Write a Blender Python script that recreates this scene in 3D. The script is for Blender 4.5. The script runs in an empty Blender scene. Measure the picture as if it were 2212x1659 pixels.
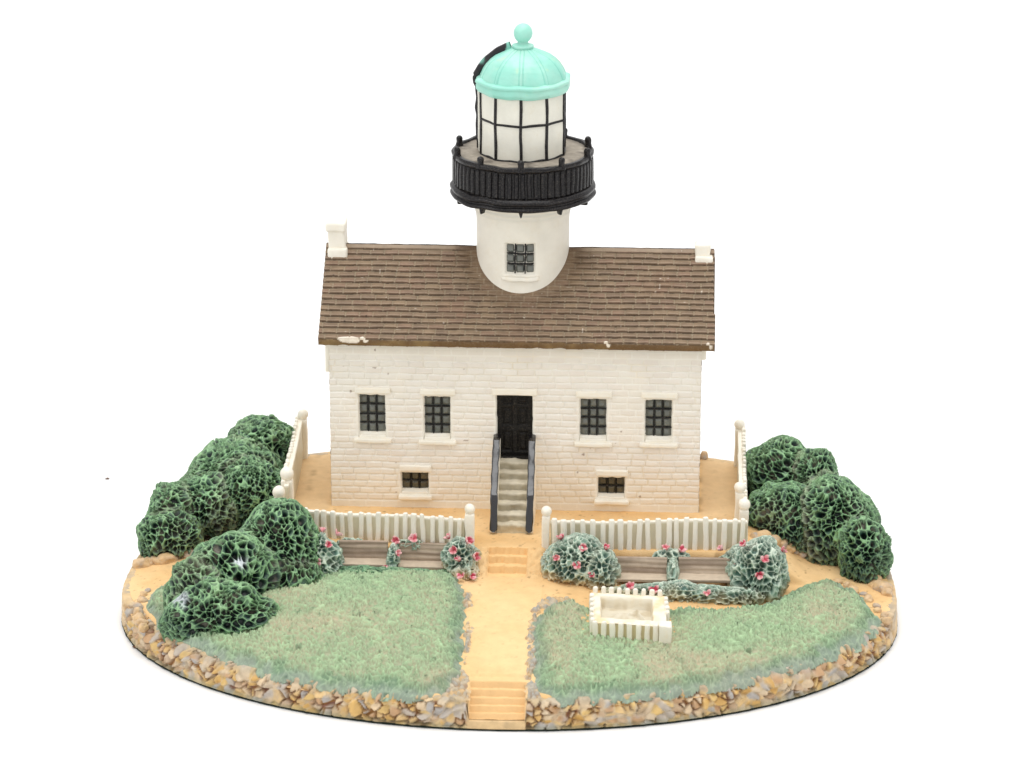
import bpy, bmesh, math, random
import numpy as np
from mathutils import Vector, Matrix

# ------------------------------------------------------------------ camera, world, lamps, exposure (1 unit = 1 cm)
sc = bpy.context.scene
sc.unit_settings.system = 'METRIC'
sc.unit_settings.scale_length = 0.01
PITCH, YAW, DIST = math.radians(19.5), math.radians(3.0), 75.0
TARGET = Vector((-0.06, 0.0, 4.33))
fwd = Vector((-math.sin(YAW)*math.cos(PITCH), math.cos(YAW)*math.cos(PITCH), -math.sin(PITCH)))
cd = bpy.data.cameras.new('camera'); cam = bpy.data.objects.new('camera', cd); sc.collection.objects.link(cam)
cam.location = TARGET - fwd*DIST
cam.rotation_euler = fwd.to_track_quat('-Z', 'Y').to_euler()
cd.sensor_width = 36.0; cd.lens = 36.0*7500/2212
cd.clip_start = 1.0; cd.clip_end = 2000.0
cd.dof.use_dof = True; cd.dof.focus_distance = 74.0; cd.dof.aperture_fstop = 0.45
sc.camera = cam
w = bpy.data.worlds.new('World'); sc.world = w; w.use_nodes = True
bg = w.node_tree.nodes['Background']; bg.inputs[0].default_value = (1.0, 1.0, 1.0, 1); bg.inputs[1].default_value = 0.72

def area(name, loc, target, size, power, color=(1, 1, 1)):
    l = bpy.data.lights.new(name, 'AREA'); l.shape = 'SQUARE'; l.size = size; l.energy = power; l.color = color
    o = bpy.data.objects.new(name, l); sc.collection.objects.link(o)
    o.location = loc
    o.rotation_euler = (Vector(target)-Vector(loc)).to_track_quat('-Z', 'Y').to_euler()
    return o
area('softbox_overhead', (2, -4, 75), (0, 0, 3), 60, 33000)
area('softbox_left', (-75, -45, 50), (0, 0, 3), 50, 17000)
area('softbox_right', (80, -35, 45), (0, 0, 3), 50, 8500, (1, .985, .96))
area('backdrop_light', (0, 110, 90), (0, 90, 0), 140, 60000)
sc.view_settings.view_transform = 'Standard'; sc.view_settings.look = 'None'
sc.view_settings.exposure = 0.0; sc.view_settings.gamma = 1.0
sc.view_settings.use_curve_mapping = False
sc.render.engine = 'CYCLES'

# ------------------------------------------------------------------ numpy helpers
rng = np.random.default_rng(7)
def lin(h):
    c = np.array([int(h[i:i+2], 16)/255 for i in (1, 3, 5)])
    return np.where(c <= .04045, c/12.92, ((c+.055)/1.055)**2.4)
def ss(a, b, x):
    t = np.clip((x-a)/(b-a), 0, 1); return t*t*(3-2*t)
def h3(i, j, k, s=0):
    n = (i.astype(np.int64)*73856093) ^ (j.astype(np.int64)*19349663) ^ (k.astype(np.int64)*83492791) ^ (s*2654435 + 12345)
    n = (n ^ (n >> 13))*1274126177 & 0x7fffffff
    n = (n ^ (n >> 11))*2246822519 & 0x7fffffff
    return ((n ^ (n >> 15)) & 0xffffff)/float(0xffffff)
def vnoise(P, scale=1.0, s=0):
    q = P*scale; f = np.floor(q); t = q-f; t = t*t*(3-2*t); f = f.astype(np.int64); out = 0
    for a in (0, 1):
        for b in (0, 1):
            for c in (0, 1):
                wt = (t[:, 0] if a else 1-t[:, 0])*(t[:, 1] if b else 1-t[:, 1])*(t[:, 2] if c else 1-t[:, 2])
                out = out + wt*h3(f[:, 0]+a, f[:, 1]+b, f[:, 2]+c, s)
    return out*2-1
def fbm(P, scale=1.0, s=0, o=3):
    r = 0; a = 1.0
    for i in range(o):
        r = r+a*vnoise(P, scale*2**i, s+i*7); a *= .5
    return r/1.6
def voronoi(P, cell, s=0, jit=.9):
    q = P/cell; f = np.floor(q).astype(np.int64)
    F1 = np.full(len(P), 9.); F2 = np.full(len(P), 9.); idn = np.zeros(len(P)); vec = np.zeros_like(P)
    for a in (-1, 0, 1):
        for b in (-1, 0, 1):
            for c in (-1, 0, 1):
                i, j, k = f[:, 0]+a, f[:, 1]+b, f[:, 2]+c
                sd = np.stack([i+.5+(h3(i, j, k, s+1)-.5)*jit, j+.5+(h3(i, j, k, s+2)-.5)*jit, k+.5+(h3(i, j, k, s+3)-.5)*jit], 1)
                v = q-sd; d = np.sqrt((v*v).sum(1)); m = d < F1
                F2 = np.where(m, F1, np.minimum(F2, d)); idn = np.where(m, h3(i, j, k, s+4), idn)
                vec[m] = v[m]; F1 = np.where(m, d, F1)
    return F1, F2, idn, vec
def mixc(a, b, t):
    t = np.asarray(t)[:, None]; return a*(1-t)+b*t
def pick(idn, pal):
    pal = np.array(pal); return pal[np.minimum((idn*len(pal)).astype(int), len(pal)-1)]

def new_obj(name, me, mat, parent=None):
    o = bpy.data.objects.new(name, me); sc.collection.objects.link(o)
    if mat: me.materials.append(mat)
    if parent is not None: o.parent = parent
    return o
def mesh_np(name, V, Q, mat, parent=None, col=None, smooth=True):
    V = np.asarray(V, dtype=np.float32); Q = np.asarray(Q, dtype=np.int32)
    used = np.zeros(len(V), bool); used[Q.ravel()] = True
    idx = np.cumsum(used)-1; V = V[used]; Q = idx[Q].astype(np.int32)
    if col is not None: col = np.asarray(col)[used]
    k = Q.shape[1]; me = bpy.data.meshes.new(name)
    me.vertices.add(len(V)); me.vertices.foreach_set('co', V.ravel())
    me.loops.add(Q.size); me.loops.foreach_set('vertex_index', Q.ravel())
    me.polygons.add(len(Q)); me.polygons.foreach_set('loop_start', np.arange(0, Q.size, k, dtype=np.int32))
    me.polygons.foreach_set('loop_total', np.full(len(Q), k, dtype=np.int32))
    me.update(calc_edges=True)
    me.polygons.foreach_set('use_smooth', np.full(len(Q), smooth))
    if col is not None:
        a = me.color_attributes.new('Col', 'FLOAT_COLOR', 'POINT')
        c4 = np.ones((len(V), 4), dtype=np.float32); c4[:, :3] = np.clip(col, 0, 1); a.data.foreach_set('color', c4.ravel())
    me.update()
    return new_obj(name, me, mat, parent)
def gridq(nu, nv, wrap=False, flip=False):
    i = np.arange(nu if wrap else nu-1); j = np.arange(nv-1); I, J = np.meshgrid(i, j, indexing='ij')
    a = I*nv+J; b = ((I+1) % nu)*nv+J
    Q = np.stack([a, b, b+1, a+1], -1).reshape(-1, 4)
    return Q[:, ::-1] if flip else Q
def rbox_np(h, r, n=6, m=3):
    """rounded box, half sizes h, rounding r"""
    h = np.array(h, float); r = min(r, h.min()*.98)
    def ax(a):
        e = r*(1-np.cos(np.linspace(0, math.pi/2, m+1)))[:-1]
        mid = np.linspace(-a+r, a-r, max(2, n))
        return np.concatenate([-a+e, mid, (a-e)[::-1]])
    Vs = []; Qs = []; base = 0
    for d in range(3):
        u, v = (d+1) % 3, (d+2) % 3
        U, W = np.meshgrid(ax(h[u]), ax(h[v]), indexing='ij')
        for sg in (-1, 1):
            p = np.zeros((U.size, 3)); p[:, d] = sg*h[d]; p[:, u] = U.ravel(); p[:, v] = W.ravel()
            Q = gridq(U.shape[0], U.shape[1], flip=(sg < 0)); Vs.append(p); Qs.append(Q+base); base += len(p)
    p = np.concatenate(Vs); Q = np.concatenate(Qs)
    q = np.clip(p, -(h-r), h-r); dlt = p-q; L = np.linalg.norm(dlt, axis=1, keepdims=True); L[L == 0] = 1
    return q+dlt/L*r, Q
def join(parts):
    Vs = []; Qs = []; b = 0
    for V, Q in parts: Vs.append(V); Qs.append(Q+b); b += len(V)
    return np.concatenate(Vs), np.concatenate(Qs)
def wob(V, amp, scale, s=0):
    return V+amp*np.stack([vnoise(V, scale, s), vnoise(V, scale, s+11), vnoise(V, scale, s+23)], 1)
def box_pts(x0, x1, y0, y1, z0, z1, r=.02, n=6):
    V, Q = rbox_np(((x1-x0)/2, (y1-y0)/2, (z1-z0)/2), r, n)
    return V+np.array([(x0+x1)/2, (y0+y1)/2, (z0+z1)/2]), Q
def lathe_np(prof, n, cx, cy, fn=None):
    """prof list (r,z); fn(theta,V index arrays)->radius scale"""
    prof = np.array(prof, float); th = np.linspace(0, 2*math.pi, n, endpoint=False)
    T, R = np.meshgrid(th, prof[:, 0], indexing='ij'); _, Z = np.meshgrid(th, prof[:, 1], indexing='ij')
    if fn is not None: R = R*fn(T, Z, R)
    V = np.stack([cx+R*np.sin(T), cy-R*np.cos(T), Z], -1).reshape(-1, 3)
    return V, gridq(n, len(prof), wrap=True)
def dense(prof, step):
    out = [prof[0]]
    for a, b in zip(prof[:-1], prof[1:]):
        k = max(1, int(math.hypot(b[0]-a[0], b[1]-a[1])/step))
        out += [(a[0]+(b[0]-a[0])*i/k, a[1]+(b[1]-a[1])*i/k) for i in range(1, k+1)]
    return out

# ------------------------------------------------------------------ materials
def mat(name, base=None, rough=.6, attr=False, bump=0.0, bscale=60, var=.06, vscale=3.0, spec=.4, coat=0.0, dust=None, dscale=14, damt=.5):
    m = bpy.data.materials.new(name); m.use_nodes = True; nt = m.node_tree; N = nt.nodes; L = nt.links
    b = N['Principled BSDF']; b.inputs['Roughness'].default_value = rough
    b.inputs['Specular IOR Level'].default_value = spec; b.inputs['Coat Weight'].default_value = coat
    tc = N.new('ShaderNodeTexCoord')
    if attr:
        a = N.new('ShaderNodeAttribute'); a.attribute_name = 'Col'; src = a.outputs['Color']
    else:
        a = N.new('ShaderNodeRGB'); c = lin(base); a.outputs[0].default_value = (*c, 1); src = a.outputs[0]
    nz = N.new('ShaderNodeTexNoise'); nz.inputs['Scale'].default_value = vscale; nz.inputs['Detail'].default_value = 6
    L.new(tc.outputs['Object'], nz.inputs['Vector'])
    mr = N.new('ShaderNodeMapRange'); mr.inputs[1].default_value = .3; mr.inputs[2].default_value = .7
    mr.inputs[3].default_value = 1-var*1.6; mr.inputs[4].default_value = 1+var*.6
    L.new(nz.outputs['Fac'], mr.inputs[0])
    mx = N.new('ShaderNodeVectorMath'); mx.operation = 'MULTIPLY'; L.new(src, mx.inputs[0]); L.new(mr.outputs[0], mx.inputs[1])
    out = mx.outputs[0]
    if dust:
        n2 = N.new('ShaderNodeTexNoise'); n2.inputs['Scale'].default_value = dscale; n2.inputs['Detail'].default_value = 8; n2.inputs['Roughness'].default_value = .75
        L.new(tc.outputs['Object'], n2.inputs['Vector'])
        r2 = N.new('ShaderNodeMapRange'); r2.inputs[1].default_value = .5; r2.inputs[2].default_value = .72; r2.inputs[3].default_value = 0; r2.inputs[4].default_value = damt
        L.new(n2.outputs['Fac'], r2.inputs[0])
        mm = N.new('ShaderNodeMix'); mm.data_type = 'RGBA'; L.new(r2.outputs[0], mm.inputs[0]); L.new(out, mm.inputs[6])
        mm.inputs[7].default_value = (*lin(dust), 1); out = mm.outputs[2]
    L.new(out, b.inputs['Base Color'])
    if bump:
        n3 = N.new('ShaderNodeTexNoise'); n3.inputs['Scale'].default_value = bscale; n3.inputs['Detail'].default_value = 4
        L.new(tc.outputs['Object'], n3.inputs['Vector'])
        bp = N.new('ShaderNodeBump'); bp.inputs['Strength'].default_value = 1; bp.inputs['Distance'].default_value = bump
        L.new(n3.outputs['Fac'], bp.inputs['Height']); L.new(bp.outputs[0], b.inputs['Normal'])
    return m
M_cream = mat('cream_resin_paint', '#f1ebdd', .55, bump=.006, bscale=9, var=.035, dust='#dcc79f', dscale=3.5, damt=.18)
M_trim = mat('white_trim_paint', '#f4eee0', .5, bump=.008, bscale=14, var=.03, dust='#ecd3a4', dscale=6, damt=.3)
M_brick = mat('painted_brick_relief', rough=.6, attr=True, bump=.006, bscale=22, var=.03, vscale=1.2)
M_roof = mat('brown_shingle_paint', rough=.55, attr=True, bump=.006, bscale=30, var=.12, vscale=5, dust='#a39580', dscale=26, damt=.30)
M_black = mat('glossy_black_paint', '#100e12', .28, bump=.010, bscale=10, var=.2, spec=.28, coat=.0, dust='#857c72', dscale=34, damt=.38)
M_rail = mat('handrail_black_gloss', '#121014', .24, bump=.006, bscale=9, var=.15, spec=.8, coat=.5, dust='#6a6462', dscale=60, damt=.12)
M_door = mat('dusty_black_door_paint', '#131110', .5, bump=.008, bscale=20, var=.15, spec=.2, dust='#6b6459', dscale=34, damt=.5)
M_gal = mat('gallery_floor_grime', rough=.75, attr=True, bump=.008, bscale=30, var=.14, vscale=7)
M_pane = mat('grey_window_paint', '#666963', .3, bump=.006, bscale=18, var=.18, vscale=4, spec=.6, coat=.25, dust='#7d745f', dscale=9, damt=.45)
M_cell = mat('browned_window_paint', '#55503f', .35, bump=.006, bscale=18, var=.2, vscale=4, spec=.5, coat=.2, dust='#7d6a4a', dscale=9, damt=.5)
M_mint = mat('mint_dome_paint', rough=.42, attr=True, bump=.008, bscale=14, var=.05, vscale=3, spec=.45, coat=.1)
M_lant = mat('lantern_cream_paint', '#e9e6d9', .45, bump=.006, bscale=16, var=.07, vscale=2.5, dust='#c9bda2', dscale=5, damt=.3)
M_sand = mat('sandy_path_paint', rough=.8, attr=True, bump=.012, bscale=34, var=.05, vscale=4, spec=.2)
M_stone = mat('painted_stone_rim', rough=.55, attr=True, bump=.008, bscale=20, var=.12, vscale=7, spec=.35, coat=.08)
M_felt = mat('dark_green_felt', '#26302a', .95, bump=.02, bscale=60, var=.3, vscale=30, spec=.1)
M_lawn = mat('drybrushed_lawn_paint', rough=.75, attr=True, bump=.01, bscale=30, var=.07, vscale=6, spec=.2)
M_leaf = mat('drybrushed_foliage_paint', rough=.45, attr=True, bump=.006, bscale=30, var=.15, vscale=8, spec=.45, coat=.05)
M_wood = mat('weathered_bench_paint', rough=.7, attr=True, bump=.006, bscale=40, var=.08, vscale=7, spec=.25)
M_step = mat('grimy_stone_step_paint', rough=.7, attr=True, bump=.01, bscale=24, var=.1, vscale=6, spec=.25)
M_table = mat('white_tabletop', '#f7f7f6', .55, var=.0, spec=.15)
M_petal = mat('pink_petal_paint', rough=.5, attr=True, var=.1, vscale=9)
M_crumb = mat('brown_crumb', '#6b4a35', .8, var=.2)

# ------------------------------------------------------------------ the surface it stands on
V, Q = np.array([[-400, -150, 0], [400, -150, 0], [400, 500, 0], [-400, 500, 0]], float), np.array([[0, 1, 2, 3]])
tt = mesh_np('tabletop', V, Q, M_table, smooth=False); tt['kind'] = 'structure'; tt['label'] = 'seamless white tabletop under the figurine'

# ------------------------------------------------------------------ the figurine
root = bpy.data.objects.new('lighthouse_figurine', None); sc.collection.objects.link(root)
root['label'] = 'painted resin figurine of a white lighthouse cottage with mint dome on an oval garden base'
root['category'] = 'figurine'
def part(name, V, Q, m, parent=root, col=None, smooth=True, label=None):
    o = mesh_np(name, V, Q, m, parent, col, smooth)
    if label: o['label'] = label
    return o

# ---- terrain
AX, YC, BF, BB = 8.25, -2.6, 5.75, 6.5
NB_ = 2.6
def RR(x, y):
    n = np.where(y < YC, 2.0, NB_)
    return (np.abs(x/AX)**n+np.abs((y-YC)/np.where(y < YC, BF, BB))**n)**(1/n)
def G0(x, y):
    r = RR(x, y); z = .58+.52*(1-r*r)-.1*ss(.8, 2.2, x)*ss(0, -2., y)*ss(1., .6, r)
    dx = np.maximum(np.maximum(-4.95-x, x-5.0), 0); dy = np.maximum(-2.25-y, 0)
    wd = .16+.59*ss(1.15, .9, np.abs(x))
    p = 1-ss(0, 1, np.sqrt((dx/1.6)**2+(dy/wd)**2))
    return z+(1.43-z)*p
def G(x, y):
    x = np.asarray(x, float); y = np.asarray(y, float); z = G0(x, y)
    e = .012*np.sin(x*19+y*3)+.008*np.sin(x*41)
    st = np.select([y > -2.29+e, y > -2.50+e, y > -2.76+e, y > -3.04+e], [1.43, 1.31, 1.19, 1.07], z)
    z = np.where((x > -.43) & (x < .39) & (y < -2.1) & (y > -3.04+e), st, z)
    st = np.select([y > -7.58, y > -7.75, y > -7.91, y > -8.07, y > -8.2], [.72, .61, .5, .4, .3], .22)
    return np.where((x > -.51) & (x < .64) & (y < -7.3), np.minimum(z, st), z)
step = .033
xs = np.arange(-8.4, 8.4, step); ys = np.arange(-8.5, 4.75, step)
X, Y = np.meshgrid(xs, ys, indexing='ij'); x = X.ravel(); y = Y.ravel()
r = RR(x, y); Q = gridq(len(xs), len(ys))
keep = (r[Q] < .985).any(1); Q = Q[keep]
k = np.where(r > .985, .985/r, 1.0); x = x*k; y = YC+(y-YC)*k
z = G(x, y)
P = np.stack([x, y, z], 1)
P0 = P*np.array([1, 1, 0])
z = z+.010*fbm(P0, 5, 3)+.005*vnoise(P0, 18, 9)
# masonry cheeks beside the garden steps
ch = ss(.40, .46, np.abs(x+.02))*ss(.85, .7, np.abs(x+.02))*ss(-3.25, -3.05, y)*ss(-2.2, -2.35, y)
F1, F2, idn, vec = voronoi(P0*np.array([1, 1.3, 1]), .2, 31); z = z-.14*ss(.95, .972, RR(x, y))*ss(-3.2, -4.3, y)*((x < -.52) | (x > .65))-.3*ss(.68, .6, np.maximum(np.abs((x-2.61)/1.0), np.abs((y+4.83+.09*(x-2.61))/.95)))
z = z+ch*(.07*ss(.02, .2, F2-F1)+.03*(idn-.5))
P[:, 2] = z
sand = lin('#f0cc98'); sand2 = lin('#e3b67a'); dirt = lin('#c8b08c')
col = mixc(np.tile(sand, (len(P), 1)), sand2, np.clip(.38+.8*fbm(P0, 1.1, 5), 0, 1))
sp = ss(.55, .8, vnoise(P0, 13, 41)); col = mixc(col, lin('#a0815a'), sp*.7*ss(0, .4, vnoise(P0, 31, 43)))
behind = ss(4.0, 4.15, np.abs(x))*ss(-1.0, .2, y); col = mixc(col, lin('#dfc095'), behind*.8)
gx = ss(.15, 0, np.abs(x+4.62))*ss(-1.2, -.5, y)+ss(.1, 0, np.abs(np.abs(x)-4.05))*ss(-.2, .2, y); col = mixc(col, lin('#a98c67'), np.clip(gx, 0, 1)*ss(-.2, .5, fbm(P0, 3, 35))*.6)
dz = np.abs(G(x, y+.05)-G(x, y-.05)); stz = ((x > -.52) & (x < .65) & (y < -7.3)) | ((x > -.44) & (x < .40) & (y < -2.2) & (y > -3.15))
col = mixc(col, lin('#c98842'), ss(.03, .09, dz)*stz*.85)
vg = ss(1.5, .6, np.hypot((x+5.7)/1.3, y+1.6)); col = mixc(col, lin('#8f8c7a'), vg*.8*ss(-.5, .3, fbm(P0, 4, 6)))
yf = np.where(np.abs(x) < .75, 1., 0)*ss(-3, -4.0, y); col = mixc(col, lin('#f5d29c'), yf*.6)
lip = np.where((x > -.43) & (x < .39), 1, 0)*ss(-2.15, -2.3, y)*ss(-3.1, -3.0, y); col = mixc(col, lin('#f4cb90'), lip*.6)
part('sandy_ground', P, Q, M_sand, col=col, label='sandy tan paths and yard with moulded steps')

# ---- stone rim and side wall
nth = 1800; th = np.linspace(0, 2*math.pi, nth, endpoint=False)
ct, st_ = np.sin(th), -np.cos(th)      # th=0 is the front
pw = np.where(st_ < 0, 1.0, 2/NB_)
ex = AX*np.sign(ct)*np.abs(ct)**pw; ey = YC+np.where(st_ < 0, BF, BB)*np.sign(st_)*np.abs(st_)**pw
front = ss(-3.2, -4.3, ey)
stepgap = ss(-.535, -.505, ex)*ss(.665, .635, ex)*(ey < -4)
zed = G0(ex*.98, YC+(ey-YC)*.98)
ztop = zed*(1-front)+front*.42; ztop = ztop*(1-stepgap)+stepgap*.2
zin = (zed-.0)*(1-front)+front*.64; zin = zin*(1-stepgap)+stepgap*.21
rin = .975*(1-front)+front*.962
S = []
for a in np.linspace(0, 1, 20): S.append((1.0-.004*a+0*ex, .05+(ztop-.05)*a))
for a in np.linspace(0, 1, 9)[1:]: S.append((.996+(rin-.996)*a, ztop+(zin-ztop)*math.sin(a*math.pi/2)))
for a in (.5, 1): S.append((rin-.012*a, zin-.12*a))
RS = np.stack([s[0] for s in S], 1); ZS = np.stack([s[1] for s in S], 1)
Vx = ex[:, None]*RS; Vy = YC+(ey[:, None]-YC)*RS
P = np.stack([Vx, Vy, ZS], -1).reshape(-1, 3)
fm = np.repeat((front*(1-stepgap)), RS.shape[1])
nrm = np.stack([P[:, 0]/AX**2, (P[:, 1]-YC)/np.where(P[:, 1] < YC, BF, BB)**2, np.zeros(len(P))], 1); nrm /= np.linalg.norm(nrm, axis=1, keepdims=True)
nrm[:, 2] = .5*ss(.4, .6, P[:, 2]); nrm /= np.linalg.norm(nrm, axis=1, keepdims=True)
Pw = wob(P, .05, 3.0, 5)
arc = np.repeat(np.cumsum(np.hypot(np.gradient(ex), np.gradient(ey))), RS.shape[1])
A2 = np.stack([arc*.95, Pw[:, 2]*1.25+.13*vnoise(P, 2.5, 3), np.zeros(len(P))], 1)
F1, F2, idn, vec = voronoi(A2, .195, 77, .95)
idn = (idn*997.3) % 1
nick_ = (1-ss(.04, .15, F2-F1))*ss(-.15, .1, vnoise(P, 4.5, 93)); gmask = ss(-.5, .0, vnoise(P, 2.6, 91)); gro = 1-(1-ss(.02, .15, F2-F1))*gmask
a1 = idn*50; tilt = (vec[:, 0]*np.cos(a1)+vec[:, 1]*np.sin(a1))*.10
disp = fm*(-.02*(1-gro)-.07*nick_+tilt*gro-.02)+.014*fbm(P, 6, 4)
topf = np.tile(np.concatenate([np.ones(26), np.zeros(RS.shape[1]-26)]), nth)
P = P+nrm*(disp*np.where(P[:, 2] > .06, 1, .2))[:, None]
pal = [lin(c) for c in ('#ddb46f', '#dfbd86', '#cdb08f', '#c2b6a8', '#d9c3a4', '#d3a862', '#b8b2ac', '#e0c6a2', '#c9a27a', '#dbb877')]
cs = pick(idn, pal); cs = mixc(cs, lin('#aeaaa8'), .5*ss(.1, .6, fbm(P, 3.5, 14)))
cs = mixc(cs, lin('#d6c3a2'), (1-ss(.05, .22, F2-F1))*.5)
nick = (1-ss(.04, .15, F2-F1))*ss(-.15, .1, vnoise(P, 4.5, 93)); cs = mixc(cs, pick((idn*7) % 1, [lin('#875436'), lin('#9a6a3c'), lin('#a06f35'), lin('#8c604c')]), nick)
cs = mixc(cs, lin('#b7ab95'), .6*ss(.48, .62, P[:, 2]))
cs = mixc(cs, lin('#8f9170'), .5*ss(.16, .06, P[:, 2]))
cg = mixc(np.tile(lin('#dcbc8c'), (len(P), 1)), lin('#9d9a94'), ss(-.1, .5, fbm(P, 2.0, 24))*.6)
col = mixc(cg, cs, fm)
part('stone_rim', P, gridq(nth, RS.shape[1], wrap=True), M_stone, col=col, smooth=True, label='rough tan and grey stone facing round the base')
# felt foot
prof = [(0, .004), (.996, .004), (1.0, .02), (.999, .045), (.9, .05)]
R_ = np.array([p[0] for p in prof]); Z_ = np.array([p[1] for p in prof])
fz = 1+.0006*np.sin(th*61)+.0004*np.sin(th*143)
P = np.stack([ex[:, None]*R_*fz[:, None], YC+(ey[:, None]-YC)*R_*fz[:, None], np.tile(Z_, (nth, 1))], -1).reshape(-1, 3)
part('felt_foot', P, gridq(nth, len(prof), wrap=True), M_felt, label='thin dark green felt edge under the base')

# ---- lawns
def poly_sd(px, py, poly):
    poly = np.array(poly); n = len(poly); d = np.full(px.shape, 1e9); ins = np.zeros(px.shape, bool)
    for i in range(n):
        a = poly[i]; b = poly[(i+1) % n]; e = b-a
        t = np.clip(((px-a[0])*e[0]+(py-a[1])*e[1])/(e@e), 0, 1)
        d = np.minimum(d, np.hypot(px-a[0]-t*e[0], py-a[1]-t*e[1]))
        c = ((a[1] > py) != (b[1] > py)) & (px < (b[0]-a[0])*(py-a[1])/(b[1]-a[1]+1e-12)+a[0]); ins ^= c
    return np.where(ins, d, -d)
def lawn(poly, seed, label, ang, stonex):
    poly = np.array(poly); st = .022
    xs = np.arange(poly[:, 0].min()-.1, poly[:, 0].max()+.1, st); ys = np.arange(poly[:, 1].min()-.1, poly[:, 1].max()+.1, st)
    X, Y = np.meshgrid(xs, ys, indexing='ij'); x = X.ravel(); y = Y.ravel()
    P0 = np.stack([x, y, np.zeros_like(x)], 1)
    sd = np.minimum(poly_sd(x, y, poly), (.976-RR(x, y))*5.5)+.08*fbm(P0, 3.0, seed)+.05*vnoise(P0, 8, seed+2)
    edge = ss(-.02, .22, sd); dome = ss(0, 1.6, sd)
    # leaning ridges of short grass
    wv = .15*fbm(P0, 2.2, seed+4, 2)
    u = x*math.cos(ang)+y*math.sin(ang)+wv; v = -x*math.sin(ang)+y*math.cos(ang)
    A = np.stack([u*1.0, v*.55, 0*u+.3*vnoise(P0, 4, seed+5)], 1)
    F1, F2, idn, vec = voronoi(A, .115, seed+6, .95)
    rd = 1-ss(.0, .20, F2-F1)
    n1 = fbm(P0, 7, seed+8)
    pen_ = ss(.62, .5, np.maximum(np.abs((x-2.61)/1.0), np.abs((y+4.83+.09*(x-2.61))/.95)))
    rel = .08*rd+.022*n1
    ofs = .10*edge+.10*dome-.10*(1-ss(-.05, .02, sd))
    z = G0(x, y)+ofs+rel*edge-.4*pen_-.17*ss(1.5, .8, np.hypot((x-2.61)/1.15, y+5.25))
    V = np.stack([x, y, z], 1); Q = gridq(len(xs), len(ys)); Q = Q[(sd[Q] > -.05).all(1)]
    light = lin('#b2cfa2'); mid = lin('#a5af92'); dust_ = lin('#c6ba9e'); dark = lin('#688a6f')
    big = fbm(P0, .9, seed+12)
    c = mixc(np.tile(mid, (len(x), 1)), dust_, np.clip(.55+.8*big, 0, .95))
    c = mixc(c, lin('#879b7b'), (1-rd)*ss(-.2, .6, n1)*.5*(1-ss(-.2, .5, big)))
    c = mixc(c, light, np.clip(rd*.95*(1-.45*ss(0, .7, big))+.2*ss(0, .7, -big), 0, .95))
    c = mixc(c, lin('#7d9a78'), ss(.1, .7, -n1)*.4)
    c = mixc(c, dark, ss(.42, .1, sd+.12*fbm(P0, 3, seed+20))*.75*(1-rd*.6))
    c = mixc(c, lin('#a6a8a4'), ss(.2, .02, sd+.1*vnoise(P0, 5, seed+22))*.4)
    dot = ss(.80, .9, vnoise(P0, 11, seed+31)); c = mixc(c, lin('#35513c'), dot*.5)
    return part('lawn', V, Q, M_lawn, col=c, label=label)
PL = [(-7.58, -3.89), (-7.39, -3.04), (-6.7, -2.62), (-4.88, -2.91), (-3.7, -2.83), (-1.3, -2.9), (-1.0, -3.2), (-0.78, -4.27), (-0.7, -6.45), (-0.66, -7.41), (-0.98, -7.99), (-1.7, -8.2), (-2.93, -7.95), (-4.39, -7.3), (-5.62, -6.5), (-6.45, -5.84), (-7.14, -5.05)]
PR = [(0.66, -5.25), (0.89, -4.51), (1.35, -4.14), (1.93, -4.23), (3.37, -4.13), (4.52, -3.97), (5.3, -3.67), (5.89, -2.97), (6.4, -2.31), (6.8, -1.97), (7.37, -2.56), (7.84, -3.87), (7.6, -4.91), (6.9, -5.98), (5.9, -6.8), (4.51, -7.7), (3.05, -8.1), (1.69, -8.25), (0.85, -7.95), (0.70, -7.1)]
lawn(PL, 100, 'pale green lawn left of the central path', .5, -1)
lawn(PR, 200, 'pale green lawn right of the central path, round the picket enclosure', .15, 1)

# ---- rubble edging and rocks
ICO = {}
def ico(n):
    if n not in ICO:
        bm = bmesh.new(); bmesh.ops.create_icosphere(bm, subdivisions=n, radius=1)
        V = np.array([v.co[:] for v in bm.verts]); F = np.array([[v.index for v in f.verts] for f in bm.faces]); bm.free(); ICO[n] = (V, F)
    return ICO[n]
def rock(x, y, rx, ry, rz, seed, z=None):
    V0, F = ico(4); off = np.array([seed*3.1, seed*1.7, 0])
    F1, F2, idn, vec = voronoi(V0+off, .8, seed)
    V = V0*(1+.22*vnoise(V0+off, 1.4, seed)+.10*(idn-.5)+.05*vnoise(V0+off, 5, seed))[:, None]
    a = seed*1.3; R = np.array([[math.cos(a), -math.sin(a), 0], [math.sin(a), math.cos(a), 0], [0, 0, 1]])
    V = (V*np.array([rx, ry, rz]))@R.T
    zz = float(G0(np.array(x), np.array(y))) if z is None else z
    c = mixc(np.tile(lin('#dcb98a'), (len(V), 1)), lin('#a3a09f'), ss(-.05, .5, fbm(V+off, 4, seed))*.8)
    c = mixc(c, lin('#b08a5c'), ss(-.1, -.6, V0[:, 2])*.5)
    c = mixc(c, lin('#c9ae92'), ss(.3, .7, idn)*.4)
    part('edging_rock', V+np.array([x, y, zz+rz*.12]), F, M_stone, col=c)
rr = random.Random(5)
def rocks_along(pts, n, s0, s1, seed, jit=.05):
    pts = [Vector(p) for p in pts]; L = [0]
    for a, b in zip(pts[:-1], pts[1:]): L.append(L[-1]+(b-a).length)
    for i in range(n):
        t = (i+.5)/n*L[-1]; k = max(j for j in range(len(pts)-1) if L[j] <= t); f = (t-L[k])/(L[k+1]-L[k])
        p = pts[k].lerp(pts[k+1], f); s = rr.uniform(s0, s1)
        rock(p.x+rr.uniform(-jit, jit), p.y+rr.uniform(-jit, jit), s*rr.uniform(.9, 1.35), s*rr.uniform(.8, 1.1), s*rr.uniform(.7, 1.0), seed+i)
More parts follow.
